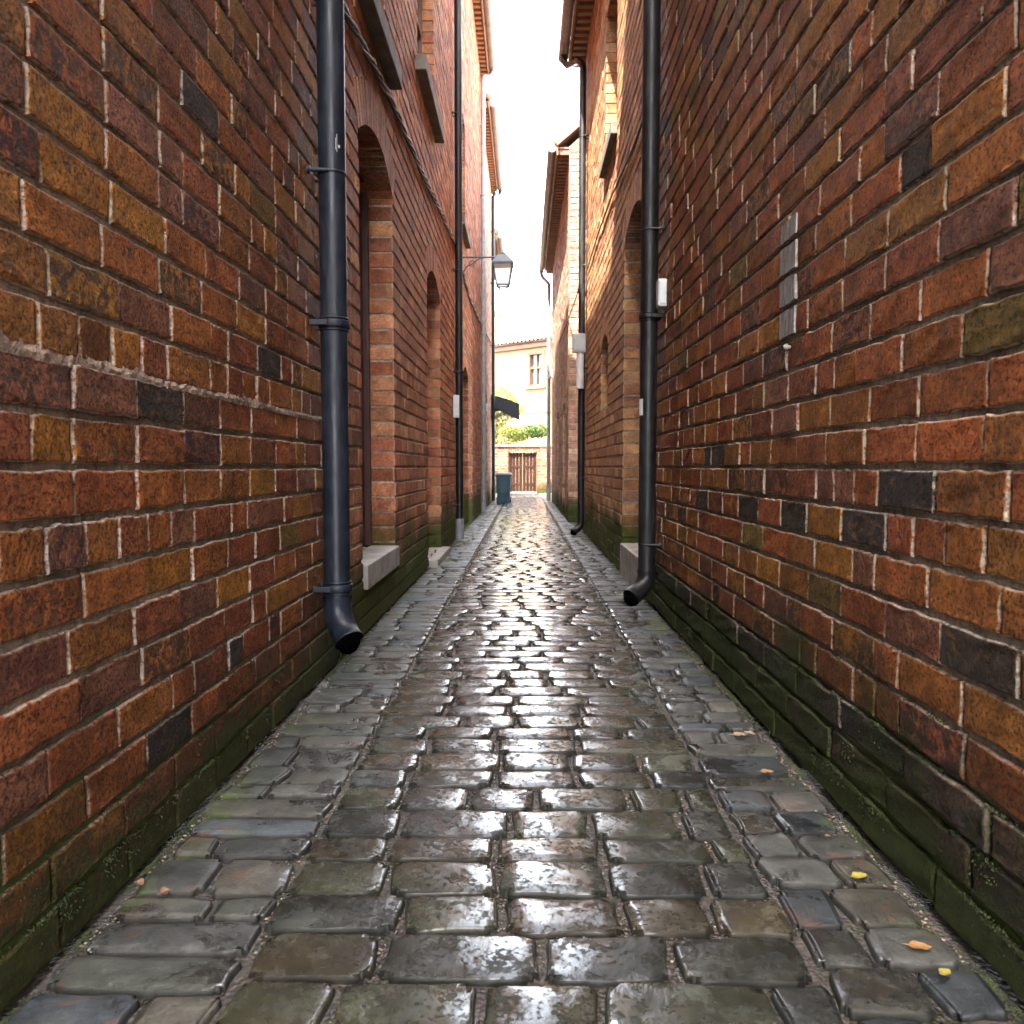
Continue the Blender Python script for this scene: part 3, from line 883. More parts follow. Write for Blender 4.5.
# ------------------------------------------------------------------ ground, path, pavement
gm = MB()
nx, ny = 41, 121
gx = np.concatenate([np.linspace(-1.05, 1.05, 41)]); gy = np.linspace(-3, 30, 121)
gm.add([(-400, -400, -.05), (400, -400, -.05), (400, 600, -.05), (-400, 600, -.05)], [(0, 1, 2, 3)])
tag(gm.build('ground', M['joint']), kind='structure')
gm = MB()
gm.add([(-1.2, -3, -.014), (1.2, -3, -.014), (1.2, 40, -.014), (-1.2, 40, -.014)], [(0, 1, 2, 3)])
tag(gm.build('path_bedding', M['joint']), kind='structure')

def setts(rects, tints, detail, r, rough=1.):
    """rounded stones; rects (N,4) x0,x1,y0,y1 -> V,F,C"""
    g = np.array(rects); N = len(g); X0, X1, Y0_, Y1_ = g.T
    if detail:
        mu = np.linspace(0, 1, 14)[1:-1]; mv = np.linspace(0, 1, 9)[1:-1]
    else:
        mu = np.array([.25, .5, .75]); mv = np.array([.33, .67])
    su = np.concatenate([[0, 0, 0, 0, 0], mu, [1, 1, 1, 1, 1.]]); iu = np.concatenate([[0, .12, .45, 1, 1.6], mu*0, [-1.6, -1, -.45, -.12, 0]])
    sv = np.concatenate([[0, 0, 0, 0, 0], mv, [1, 1, 1, 1, 1.]]); iv = np.concatenate([[0, .12, .45, 1, 1.6], mv*0, [-1.6, -1, -.45, -.12, 0]])
    zz = np.array([-.05, -.011, -.003, -.0002, 0]); 
    pu = np.concatenate([zz, mu*0, zz[::-1]]); pv = np.concatenate([zz, mv*0, zz[::-1]])
    nu, nv = len(su), len(sv); rad = .0065
    rs = np.random.default_rng(r)
    U = (X0[:, None] + (X1-X0)[:, None]*su + iu*rad)[:, :, None]*np.ones((1, 1, nv))
    V = (Y0_[:, None] + (Y1_-Y0_)[:, None]*sv + iv*rad)[:, None, :]*np.ones((1, nu, 1))
    uu = (su-.5)[None, :, None]; vv = (sv-.5)[None, None, :]
    Z = np.minimum(pu[:, None], pv[None, :])[None]*np.ones((N, 1, 1))
    top = Z > -.04
    dome = .0030*(1-(2*uu)**2)*(1-(2*vv)**4)
    d = dome + rs.normal(0, .0014*rough, (N, 1, 1)) + rs.normal(0, .0013*rough, (N, 1, 1))*uu + rs.normal(0, .0006*rough, (N, 1, 1))*vv
    for k in range(4):
        fu, fv = rs.uniform(2, 11, (2, N, 1, 1)); ph = rs.uniform(0, 6.28, (N, 1, 1))
        d = d + .00028*rough*np.sin(fu*uu+fv*vv+ph)
    Z = np.where(top, Z + d, Z)
    for k in range(3):
        f = rs.uniform(2, 11, (N, 1, 1)); p1, p2 = rs.uniform(0, 6.28, (2, N, 1, 1))
        V = V + .0011*rough*np.sin(f*uu+p1)*np.sign(vv) + .0010*np.sin(f*.6*uu+p2)
        U = U + .0016*rough*np.sin(f*.6*vv+p2)*np.sign(uu)
    # skew: stones are never quite square
    U = U + rs.normal(0, .008*rough, (N, 1, 1))*vv
    V = V + rs.normal(0, .0045*rough, (N, 1, 1))*uu
    # round the plan corners
    cu = np.clip(np.abs(uu)*2, 0, 1); cv = np.clip(np.abs(vv)*2, 0, 1)
    k = .010*(cu**12)*(cv**12)
    U = U - np.sign(uu)*k; V = V - np.sign(vv)*k
    P = np.stack([U, V, Z], -1).reshape(-1, 3)
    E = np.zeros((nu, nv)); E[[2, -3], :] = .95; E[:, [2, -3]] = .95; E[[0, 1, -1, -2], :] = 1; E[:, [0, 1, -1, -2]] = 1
    C = np.concatenate([np.repeat(tints, nu*nv, 0), np.tile(E.reshape(-1), N)[:, None]], 1)
    i, j = np.meshgrid(np.arange(nu-1), np.arange(nv-1), indexing='ij')
    q = np.stack([i*nv+j, (i+1)*nv+j, (i+1)*nv+j+1, i*nv+j+1], -1).reshape(-1, 4)
    Q = (q[None] + (np.arange(N)*nu*nv)[:, None, None]).reshape(-1, 4)
    return P, Q, C

SETT = np.array([(.054, .058, .036), (.047, .052, .037), (.060, .062, .038), (.047, .053, .048), (.066, .057, .036), (.040, .044, .035)])
PAVE = np.array([(.060, .061, .054), (.054, .056, .051), (.063, .060, .048), (.043, .050, .054), (.056, .056, .046), (.050, .054, .044)])
rs = np.random.default_rng(31)
CL, CR = -.51, .53
rows = [0.55]
while rows[-1] < 27.2: rows.append(rows[-1] + float(np.clip(rs.normal(.132, .014), .105, .160)))
near, far, pn, pf = [], [], [], []
for a, b in zip(rows[:-1], rows[1:]):
    # central setts, staggered
    off = rs.uniform(0, .2)
    e = [CL+rs.normal(0, .006)]; x = CL - off*.5
    n = 0
    while True:
        x += float(np.clip(rs.normal(.232, .035), .15, .33))
        if x > CR-.08: break
        if x > CL+.08: e.append(x)
    e.append(CR+rs.normal(0, .006))
    for p, q in zip(e[:-1], e[1:]):
        j = rs.uniform(.005, .009)
        (near if b < 5 else far).append((p+j, q-j, a+.0038, b-.0038))
# pavers at the sides: their own courses, mostly one or two long stones from kerb line to wall
for (xa, xb) in ((CL, XL-.01), (CR, XR+.01)):
    s = np.sign(xb); y = .55
    while y < 23.5:
        d = float(np.clip(rs.normal(.125, .018), .09, .165)); wd = abs(xb-xa)
        cuts = [0]
        if rs.random() < .65: cuts.append(wd*rs.uniform(.35, .68))
        cuts.append(wd - (rs.uniform(.015, .05) if y < 4 else .01))
        for p, q in zip(cuts[:-1], cuts[1:]):
            l, r_ = sorted((xa+s*(p+.006), xa+s*(q-.004)))
            (pn if y < 5 else pf).append((l, r_, y+.004, y+d-.004))
        y += d
def tints(base, n, r):
    q = np.random.default_rng(r); return base[q.integers(0, len(base), n)]*q.uniform(.7, 1.3, (n, 1))
def stone_obj(name, near, far, base, mat, r):
    A = setts(near, tints(base, len(near), r), True, r); B = setts(far, tints(base, len(far), r+1), False, r+1)
    me = mesh_np(name, np.concatenate([A[0], B[0]]), np.concatenate([A[1], B[1]+len(A[0])]), np.concatenate([A[2], B[2]]), None, [mat], True)
    return tag(link(name, me), kind='structure')
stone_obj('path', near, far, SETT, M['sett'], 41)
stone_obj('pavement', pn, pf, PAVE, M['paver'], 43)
# the crossing lane in front of the gate, plain slabs
lane = MB(); lane.add([(-5, 23.5, .0), (5, 23.5, .0), (5, 31, .0), (-5, 31, .0)], [(0, 1, 2, 3)])
nl = NT('lane_slabs')
cl = nl.mul(nl.mix(nl.ramp(nl.noise(2, 4), .35, .65), (.12, .115, .105), (.19, .18, .16)), nl.ramp(nl.noise(30, 4), .3, .7, .8, 1.15))
nl.fin(cl, .55, nl.bump(nl.noise(20, 4), .005, .6))
tag(lane.build('road', nl.m), kind='structure')

# grit and tiny pebbles in the joints and along the wall feet
gv, gf, gc = [], [], []
ico = [(0,0,1),(.9,0,.3),(.28,.85,.3),(-.72,.53,.3),(-.72,-.53,.3),(.28,-.85,.3),(0,0,-.6)]
icf = [(0,1,2),(0,2,3),(0,3,4),(0,4,5),(0,5,1),(6,2,1),(6,3,2),(6,4,3),(6,5,4),(6,1,5)]
def pebble(x, y, z, s, col):
    n = len(gv); a = random.random()*6.28; ca, sa = math.cos(a), math.sin(a); sx, sy, sz = [s*random.uniform(.6, 1.3) for _ in range(3)]
    for p in ico:
        px, py = p[0]*sx, p[1]*sy
        gv.append((x+px*ca-py*sa, y+px*sa+py*ca, z+p[2]*sz*.7)); gc.append((*col, 0))
    gf.extend([tuple(i+n for i in f) for f in icf])
GC = [(.22, .17, .12), (.12, .10, .08), (.32, .27, .2), (.2, .10, .06), (.24, .21, .17), (.08, .07, .06)]
for i in range(4200):
    y = .9+ (random.random()**1.8)*5.0
    if random.random() < .45:
        sd = random.choice((-1, 1)); x = (XL+.02 if sd < 0 else XR-.02) - sd*abs(random.gauss(0, .022))
        z = -.004
    else:
        k = np.searchsorted(rows, y); b = rows[min(k, len(rows)-1)]
        y = b + random.gauss(0, .003); x = random.uniform(CL, CR); z = -.011
        if random.random() < .6:   # upright joints
            g = near[random.randrange(len(near))]; x = g[0]-.009+random.gauss(0, .003); y = random.uniform(g[2], g[3])
    if y < 1.42: continue
    pebble(x, y, z, random.uniform(.0018, .0052), random.choice(GC))
n = NT('pebble_stone'); t_, a_ = n.attr('tint'); n.fin(n.mul(t_, n.ramp(n.noise(200, 3), .3, .7, .8, 1.2)), .45)
me = mesh_np('gravel', np.array(gv), np.array(gf), np.array(gc), None, [n.m], True)
tag(link('gravel', me), 'tiny wet pebbles and grit in the joints between the setts', 'grit', kind='stuff')

# moss along the wall feet
mv, mf = [], []
def cushion(c, nrm, s):
    n = len(mv); c = Vector(c); nrm = Vector(nrm).normalized(); t = nrm.cross(Vector((0, 1, .01))).normalized(); b = nrm.cross(t)
    k = 7
    mv.append(tuple(c + nrm*s*.55))
    for ring, (rr, hh) in enumerate(((.55, .42), (1., -.12))):
        for i in range(k):
            a = 2*math.pi*i/k + ring*.4; q = random.uniform(.75, 1.25)
            mv.append(tuple(c + (t*math.cos(a)*1.2 + b*math.sin(a))*s*rr*q + nrm*s*hh*random.uniform(.6, 1.2)))
    for i in range(k):
        j = (i+1) % k
        mf.append((n, n+1+i, n+1+j, n)); mf.append((n+1+i, n+1+k+i, n+1+k+j, n+1+j))
for i in range(330):
    sd = -1 if random.random() < .45 else 1
    y0 = .95 + random.random()**1.4*9
    X = XL if sd < 0 else XR
    if sd < 0 and 4.1 < y0 < 5.45 or sd > 0 and 5.5 < y0 < 6.85: continue
    ground = random.random() < .22
    k = random.choice((1, 1, 2, 2, 3, 3, 4)) if sd > 0 else random.choice((1, 1, 1, 2))
    ln = random.uniform(.008, .045)*(1+y0*.06)
    for q in range(int(random.uniform(50, 130))):
        y = y0 + random.gauss(0, ln); s = random.uniform(.0010, .0026)*(1+y0*.09)
        if ground:
            cushion((X - sd*(abs(random.gauss(0, .012)) + .002), y, -.004), (0, 0, 1), s)
        else:
            z = k*.1 - .007 + abs(random.gauss(0, .002)) - random.random()**3*.05
            cushion((X - sd*random.uniform(-.008, .001), y, z), (-sd*.8, 0, .7), s)
me = bpy.data.meshes.new('moss'); me.from_pydata(mv, [], [tuple(dict.fromkeys(f)) for f in mf]); me.materials.append(M['moss'])
me.polygons.foreach_set('use_smooth', [True]*len(me.polygons))
tag(link('moss', me), 'green moss on the low courses and in the corners along both walls', 'moss', kind='stuff')

# ------------------------------------------------------------------ pixel helper: a photo point on a known plane
F = 796.; VX, VY = 524., 467.
def at_y(px, py, y): return ((px-VX)*y/F, y, CAM+(VY-py)*y/F)
def on_ground(px, py, z=.004):
    y = (CAM-z)*F/(py-VY); return ((px-VX)*y/F, y, z)

# ------------------------------------------------------------------ drainpipes
GP = 'drainpipes down the alley walls'
def drainpipe(label, x, y, r, ztop, zshoe, side, mats, collars, clips, kick=(.05, -.05), neck=None, foot_mat=None, straight=False):
    t = thing('drainpipe', (x, y, 0), label, 'drainpipe', GP)
    s = side; wallx = XL if s < 0 else XR
    mb = MB()
    path = []
    if neck: path += [Vector(p) for p in neck]
    path += [Vector((x, y, ztop)), Vector((x, y, zshoe))]
    mb.tube(path, r, 24 if y < 6 else 14)
    mb.build('pipe', mats, t)
    sm = MB()
    if straight:
        sm.tube([(x, y, zshoe+.02), (x, y, .02)], r*1.12, 16)
        sm.build('shoe', foot_mat or mats, t)
    else:
        L = zshoe-.0
        kx, ky = kick
        pts = [(x, y, zshoe+.03)]; rr = [r*1.14]
        for i in range(9):
            a = i/8*R(46)
            q = .5*(1-math.cos(a))/(.5*(1-math.cos(R(46))))
            zz = zshoe - .105*math.sin(a)/math.sin(R(46))
            pts.append((x+kx*q, y+ky*q, zz)); rr.append(r*1.06)
        d = Vector(pts[-1])-Vector(pts[-2]); d.normalize()
        e = Vector(pts[-1])+d*.040; pts.append(tuple(e)); rr.append(r*1.08); pts.append(tuple(e+d*.001)); rr.append(r*1.12); pts.append(tuple(e+d*.014)); rr.append(r*1.12)
        sm.tube(pts, rr, 24, caps=False)
        # open mouth: an inner wall
        sm.tube([pts[-1], tuple(e+d*.0155-d*.001), tuple(e-d*.045)], [r*1.12, r*1.01, r*.98], 24, 1, caps=False)
        sm.tube([tuple(e-d*.045), tuple(e-d*.046)], [r*.98, r*.02], 24, 1, caps=True)
        sm.build('shoe', [mats, M['pipe_inside']], t)
    for z in collars:
        c = MB(); c.ring((x, y, z), r*.98, r*1.17, r*.55); c.ring((x, y, z+r*.62), r*.98, r*1.10, r*.16); c.ring((x, y, z-r*.25), r*.98, r*1.08, r*.16)
        for yy in (-1, 1):   # ears
            c.box(x+s*r*.2, wallx+s*.002, y+yy*r*1.1-.012, y+yy*r*1.1+.012, z+.004, z+r*.5, b=.003)
        c.build('collar', mats, t)
    for z in clips:
        c = MB(); c.ring((x, y, z), r*.99, r*1.07, r*.22)
        c.tube([(x, y-r*1.0, z+r*.1), (wallx+s*.03, y-r*1.15, z+r*.1)], .008, 8); c.tube([(wallx-s*.012, y-r*1.15, z+r*.1), (wallx+s*.0, y-r*1.15, z+r*.1)], .018, 8)
        c.tube([(x, y+r*1.0, z+r*.1), (wallx+s*.03, y+r*1.15, z+r*.1)], .008, 8)
        c.build('clip', mats, t)
    return t

def H(py, y): return CAM+(VY-py)*y/F
p1 = drainpipe('thick blue-black drainpipe with flared open shoe on the near left wall', -.772, 3.26, .054, 10.3, .335, -1, M['paint_navy'],
               [H(330, 3.26), H(592, 3.26)], [H(182, 3.26), H(12, 3.26), H(12, 3.26)+1.6, H(12, 3.26)+3.3], kick=(.034, -.036))
scr = MB()
for (a, b) in (((.3, .0), (-.35, .02)), ((.1, -.02), (-.1, -.045)), ((.2, .028), (-.05, .045))):
    pass
drainpipe('black drainpipe running past the white box and arched doorway on the right', .757, 4.9, .052, 7.3, .235, 1, M['paint_black'],
          [H(322, 4.9)], [H(237, 4.9), H(545, 4.9), H(237, 4.9)+1.9], kick=(-.07, -.055))
pp = drainpipe('slim black and grey drainpipe with pale shoe beside the lantern bracket', -.785, 9.7, .046, 8.2, .25, -1, M['paint_black'],
               [H(374, 9.7)], [H(124, 9.7), H(274, 9.7), H(505, 9.7)], straight=True, foot_mat=M['paint_grey'])
yg = 16.15; xg = XL+.16+.075; zg = T2-.08
drainpipe('light grey drainpipe with swan neck from the gutter above the lantern', -.79, 15.6, .045, zg-.42, .55, -1, M['zinc'],
          [zg-2.5], [zg-1.2, 4.2], straight=True, foot_mat=M['paint_grey'],
          neck=[(xg, 15.95, zg+.02), (xg, 15.95, zg-.06), (xg-.05, 15.9, zg-.14), (-.76, 15.65, zg-.26), (-.785, 15.6, zg-.32)])
zg = T3-.08
drainpipe('dark drainpipe at the left corner beside the awning', -.79, 20.6, .045, zg-.42, .4, -1, M['paint_black'],
          [zg-2.5], [zg-1.2, 4., 2.2], straight=True,
          neck=[(xg, 21.1, zg+.02), (xg, 21.1, zg-.06), (xg-.05, 21.05, zg-.14), (-.76, 20.65, zg-.26), (-.785, 20.6, zg-.32)])
zg = TR1-.08; xg2 = XR-.22-.075
drainpipe('slim drainpipe with grey meter box on the right, under a gutter end', .757, 10.6, .045, zg-.45, .17, 1, M['paint_black'],
          [H(350, 10.6)-.35], [zg-1.3, 2.2, .75], kick=(-.06, -.03),
          neck=[(xg2, 11.15, zg+.02), (xg2, 11.15, zg-.07), (xg2+.05, 11.1, zg-.15), (.70, 10.7, zg-.28), (.75, 10.62, zg-.36)])
zg = TR2-.08; xg3 = XR2-.2-.075
drainpipe('grey drainpipe with small box at the far right corner near the gate', .63, 20.4, .05, zg-.5, .35, 1, M['paint_grey'],
          [1.2], [zg-1.4, 2.4], straight=True, foot_mat=M['stone'],
          neck=[(xg3, 20.85, zg+.02), (xg3, 20.85, zg-.08), (xg3+.04, 20.8, zg-.16), (.59, 20.5, zg-.34), (.625, 20.42, zg-.42)])
# white sticker on the right-hand pipe
stk = MB(); r0 = .0525
p0 = thing  # noqa
def curved_label(name, x, y, z0, z1, r, a0, a1, mat, parent):
    mb = MB(); n = 6
    vs = []
    for k in range(n+1):
        a = a0+(a1-a0)*k/n
        for rr in (r+.0006, r+.0016):
            vs += [(x+rr*math.cos(a), y+rr*math.sin(a), z0), (x+rr*math.cos(a), y+rr*math.sin(a), z1)]
    fs = []
    for k in range(n):
        o = k*4; p = o+4
        fs += [(o+2, p+2, p+3, o+3), (o, o+1, p+1, p), (o+1, o+3, p+3, p+1), (o, p, p+2, o+2)]
    fs += [(0, 2, 3, 1), (n*4, n*4+1, n*4+3, n*4+2)]
    mb.add(vs, fs); return mb.build(name, mat, parent)
right_pipe = [o for o in bpy.data.objects if o.name.startswith('drainpipe') and o.get('label', '').startswith('black drainpipe running')][0]
curved_label('sticker', .757, 4.9, H(416, 4.9), H(400, 4.9), .052, R(180), R(225), M['white_plastic'], right_pipe)

for k, (a0, z0, z1) in enumerate(((-62, 150, 161), (-57, 146, 163), (-50, 156, 159))):
    curved_label('scratch', -.772, 3.26, H(z1, 3.26), H(z0, 3.26), .054, R(a0), R(a0+2.2+(k == 2)*6), M['grey_plastic'], p1)
# ------------------------------------------------------------------ cables
def cable(label, pts, r, mat, group=None, twist=0, sag=True, seed=1):
    q = random.Random(seed); P = [Vector(p) for p in pts]; D = []
    for a, b in zip(P[:-1], P[1:]):
        n = max(4, int((b-a).length/.12))
        for i in range(n): D.append(a.lerp(b, i/n) + Vector((0, 0, q.uniform(-.006, .006))))
    D.append(P[-1])
    mb = MB()
    if twist:
        for ph in range(twist):
            mb.tube([p + Vector((.012*math.cos(i*1.1+ph*2.1), 0, .016*math.sin(i*1.1+ph*2.1))) for i, p in enumerate(D)], r, 6, ph % 2)
    else: mb.tube(D, r, 6)
    return tag(mb.build('cable', [mat, M['lead']]), label, 'cable', group)
xa = XL+.022
cable('twisted bundle of black cables slanting over the left brick wall', [(xa, 3.4, H(-20, 3.5)), (xa, 3.74, H(20, 3.74)), (xa, 4.35, H(66, 4.35)), (xa, 5.08, H(108, 5.08)), (xa, 6.6, H(178, 6.6)), (xa, 8.3, H(222, 8.3)), (xa, 9.7, H(248, 9.7)), (xa, 12.3, H(300, 12.3)), (xa, 15.6, H(326, 15.6)), (xa, 20.7, H(344, 20.7))], .009, M['cable'], twist=3)
cable('thin wire crossing the far end of the alley below the roofs', [(xa, 20.7, H(344, 20.7)), (-.4, 20.9, H(345, 20.8)), (.1, 21, H(343, 20.9)), (.65, 20.45, H(340, 20.5))], .006, M['cable'])
xb = XR-.016
cable('thin black cable climbing the sunlit right wall above the doorway', [(xb, 5.3, H(112, 5.3)), (xb, 6.2, H(160, 6.2)), (xb, 7.6, H(203, 7.6)), (xb, 9.0, H(240, 9.0)), (xb, 10.4, H(272, 10.4))], .009, M['cable'], seed=3)
cable('sagging black cable between the right drainpipe and the pinkish house', [(.78, 10.5, H(268, 10.5)), (.75, 11.4, H(297, 11.4)), (.72, 12.4, H(314, 12.4)), (.70, 13.6, H(328, 13.6)), (.70, 16, H(344, 16))], .009, M['cable'], seed=4)

# ------------------------------------------------------------------ boxes on the walls
def wallbox(label, c, sx, sy, sz, mat, conduit=None, cover=True, name='meter_box', cat='box'):
    t = thing(name, c, label, cat)
    x, y, z = c
    mb = MB(); mb.box(x-sx/2, x+sx/2, y-sy/2, y+sy/2, z-sz/2, z+sz/2, b=.008); mb.build('casing', mat, t)
    lid = MB(); lid.box(x-sx*.38, x+sx*.38, y-sy/2-.008, y-sy/2-.0015, z-sz*.4, z+sz*.4, b=.003); lid.build('cover', mat, t)
    if conduit:
        q = MB(); q.tube([(x+conduit[0], y, z-sz/2), (x+conduit[0], y, z-sz/2-conduit[1])], conduit[2], 10); q.build('conduit', conduit[3], t)
    return t
c = at_y(578, 345, 10.45); wallbox('grey meter box with white conduit on the right drainpipe', c, .17, .12, .24, M['grey_plastic'], (.02, .46, .05, M['white_plastic']))
c = at_y(551, 375, 20.3); wallbox('small grey box on the far right pipe before the yellow house', c, .17, .12, .22, M['grey_plastic'])
c = (XR-.026, 4.74, H(297, 4.74)); wallbox('small white box on the brick beside the black right drainpipe', c, .05, .09, .16, M['white_plastic'], name='junction_box')
c = at_y(456.5, 407, 9.55); wallbox('narrow white box against the left drainpipe under the lantern', c, .07, .06, .27, M['white_plastic'], name='junction_box')
c = at_y(488.5, 408, 17.0); wallbox('tiny pale box on the left wall before the awning', (XL+.045, c[1], c[2]), .09, .10, .16, M['white_plastic'], name='junction_box')

# ------------------------------------------------------------------ lantern
lx, ly, lz = at_y(503, 268, 11.1)
t = thing('wall_lantern', (XL, ly, lz), 'old square street lantern on an iron bracket over the left side', 'lantern')
mb = MB(); zb = lz+.10
mb.tube([(XL-.01, ly, zb), (lx-.02, ly, zb)], .012, 8)
mb.box(XL-.002, XL+.015, ly-.03, ly+.03, zb-.28, zb+.06)
pts = []
for i in range(16):
    a = i/15; pts.append((XL+.01+.30*a, ly, zb-.22*(1-a)**2+.03*math.sin(a*9)*(1-a)-.01))
mb.tube(pts, .008, 6)
pts = [(XL+.14+.05*(1-i/14*.6)*math.cos(i*.55), ly, zb-.09+.05*(1-i/14*.6)*math.sin(i*.55)) for i in range(14)]
mb.tube(pts, .006, 6)
mb.build('bracket', M['lamp_metal'], t)
def frust(mb, x, y, z0, h0, z1, h1, mi=0):
    vs = [(x+a*h0, y+b*h0, z0) for a, b in ((-1,-1),(1,-1),(1,1),(-1,1))]+[(x+a*h1, y+b*h1, z1) for a, b in ((-1,-1),(1,-1),(1,1),(-1,1))]
    mb.add(vs, [(0,1,5,4),(1,2,6,5),(2,3,7,6),(3,0,4,7),(3,2,1,0),(4,5,6,7)], mi)
mb = MB(); frust(mb, lx, ly, lz-.012, .150, lz+.012, .150); frust(mb, lx, ly, lz+.013, .145, lz+.125, .065); frust(mb, lx, ly, lz+.126, .045, lz+.15, .045); frust(mb, lx, ly, lz+.151, .028, lz+.185, .012)
mb.build('lantern_roof', M['lamp_metal'], t)
mb = MB(); zb0 = lz-.285
for a, b in ((-1,-1),(1,-1),(1,1),(-1,1)):
    mb.tube([(lx+a*.13, ly+b*.13, lz-.012), (lx+a*.085, ly+b*.085, zb0)], .012, 6)
    mb.tube([(lx+a*.085, ly+b*.085, zb0), (lx+a*.03, ly+b*.03, zb0-.06), (lx, ly, zb0-.09)], .008, 6)
for k in range(4):
    q = ((-1,-1),(1,-1),(1,1),(-1,1)); a, b = q[k], q[(k+1) % 4]
    mb.tube([(lx+a[0]*.085, ly+a[1]*.085, zb0), (lx+b[0]*.085, ly+b[1]*.085, zb0)], .012, 6)
mb.tube([(lx, ly, zb0-.08), (lx, ly, zb0-.12)], [.012, .004], 8)
mb.build('lantern_frame', M['lamp_metal'], t)
mb = MB(); frust(mb, lx, ly, zb0+.004, .080, lz-.014, .124); mb.build('glass', M['milk'], t)

# ------------------------------------------------------------------ awning
ya, yb = 20.75, 21.5
xw, zt = XL+.01, H(396, 21); xf = at_y(519.5, 0, 21)[0]; zf = H(405, 21); zd = H(420, 21)
t = thing('awning', (XL, 21.1, zt), 'small dark door awning on a curved bracket above the blue bin', 'awning')
mb = MB()
prof = [(xw, zt), (xw+(xf-xw)*.5, zt-(zt-zf)*.42), (xf, zf), (xf+.02, zd), (xf-.0, zd), (xf-.02, zf-.03), (xw+(xf-xw)*.5, zt-(zt-zf)*.42-.03), (xw, zt-.03)]
m = len(prof)
mb.add([(x, ya, z) for x, z in prof]+[(x, yb, z) for x, z in prof], [(i, (i+1) % m, (i+1) % m+m, i+m) for i in range(m)])
for y in (ya, yb):
    side = [(xw, zt-.01), (xf-.01, zf-.01), (xf-.0, zd+.02), (xf-.16, zd+.07), (xw+.2, zt-.36), (xw, zt-.40)]
    d = .008
    mb.add([(x, y-d, z) for x, z in side]+[(x, y+d, z) for x, z in side], [list(range(6)), list(range(6, 12))[::-1]]+[(i, (i+1) % 6, (i+1) % 6+6, i+6) for i in range(6)])
mb.build('canopy', M['awning'], t)
for y in (ya+.05, yb-.05):
    mb = MB(); mb.tube([(xw-.01, y, zt-.66), (xw+.05, y, zt-.60), (xw+.18, y, zt-.50), (xw+.36, y, zt-.44), (xf-.03, y, zd+.05)], .016, 8); mb.build('bracket', M['lamp_metal'], t)

# ------------------------------------------------------------------ wheelie bin
bx, by = at_y(503.5, 500, 19.9)[0], 19.95
t = thing('wheelie_bin', (bx, by, 0), 'blue wheelie bin with pale lid standing by the left wall', 'bin')
mb = MB()
def ringpts(hx, hy, z, yo=0): return [(bx-hx, by-hy+yo, z), (bx+hx, by-hy+yo, z), (bx+hx, by+hy+yo, z), (bx-hx, by+hy+yo, z)]
lv = [ringpts(.145, .17, .006), ringpts(.155, .18, .10), ringpts(.185, .22, .66), ringpts(.20, .235, .67), ringpts(.20, .235, .71), ringpts(.18, .22, .711)]
vs = sum(lv, []); fs = [(i*4+k, i*4+(k+1) % 4, (i+1)*4+(k+1) % 4, (i+1)*4+k) for i in range(len(lv)-1) for k in range(4)] + [(3, 2, 1, 0), (20, 21, 22, 23)]
mb.add(vs, fs)
mb.box(bx-.09, bx+.09, by-.225, by-.195, .25, .55, b=.006)
mb.build('body', M['bin'], t)
mb = MB(); mb.box(bx-.205, bx+.205, by-.25, by+.24, .713, .74, b=.01); mb.box(bx-.17, bx+.17, by-.2, by+.19, .7395, .76, b=.01); mb.build('lid', M['bin_lid'], t)
mb = MB(); mb.tube([(bx-.2, by+.27, .69), (bx+.2, by+.27, .69)], .015, 8); mb.tube([(bx-.15, by+.22, .69), (bx-.15, by+.27, .69)], .012, 8); mb.tube([(bx+.15, by+.22, .69), (bx+.15, by+.27, .69)], .012, 8); mb.build('handle', M['bin'], t)
for sx in (-1, 1):
    mb = MB(); mb.tube([(bx+sx*.145, by+.19, .075), (bx+sx*.185, by+.19, .075)], .075, 16); mb.build('wheel', M['paint_black'], t)

# ------------------------------------------------------------------ gate in its wall
YG = 27.4
gx0, gx1 = at_y(508, 0, YG)[0], at_y(537, 0, YG)[0]
gtop = H(452, YG)
t = thing('garden_wall', (0, YG, 0), 'sunlit brick garden wall around the brown double gate', 'wall')
w = Brickwork((-6, YG, 0), (1, 0, 0), (0, -1, 0), [((.20, .095, .048), 4), ((.23, .12, .06), 4), ((.17, .08, .045), 3), ((.25, .15, .085), 2)], seed=61)
w.add_open(gx0+6, gx1+6, 0, gtop, 0, .12, .2)
w.fill(0, 12, 0, 1.6, lambda u, v: 1 if 4 < u < 8 else 0)
w.quads([[(-6, YG+.25, 0), (gx0, YG+.25, 0), (gx0, YG+.25, 1.6), (-6, YG+.25, 1.6)], [(gx1, YG+.25, 0), (6, YG+.25, 0), (6, YG+.25, 1.6), (gx1, YG+.25, 1.6)]], 2)
wall_mesh('wall', [w], [M['brick_far'], M['mortar_pale'], M['brick_back']], t)
mb = MB(); mb.box(-6, 6, YG-.05, YG+.30, 1.605, 1.66, b=.012); mb.build('coping', M['stone'], t)
t = thing('wooden_gate', ((gx0+gx1)/2, YG, 0), 'brown double wooden gate closing the end of the alley', 'gate')
xm = (gx0+gx1)/2
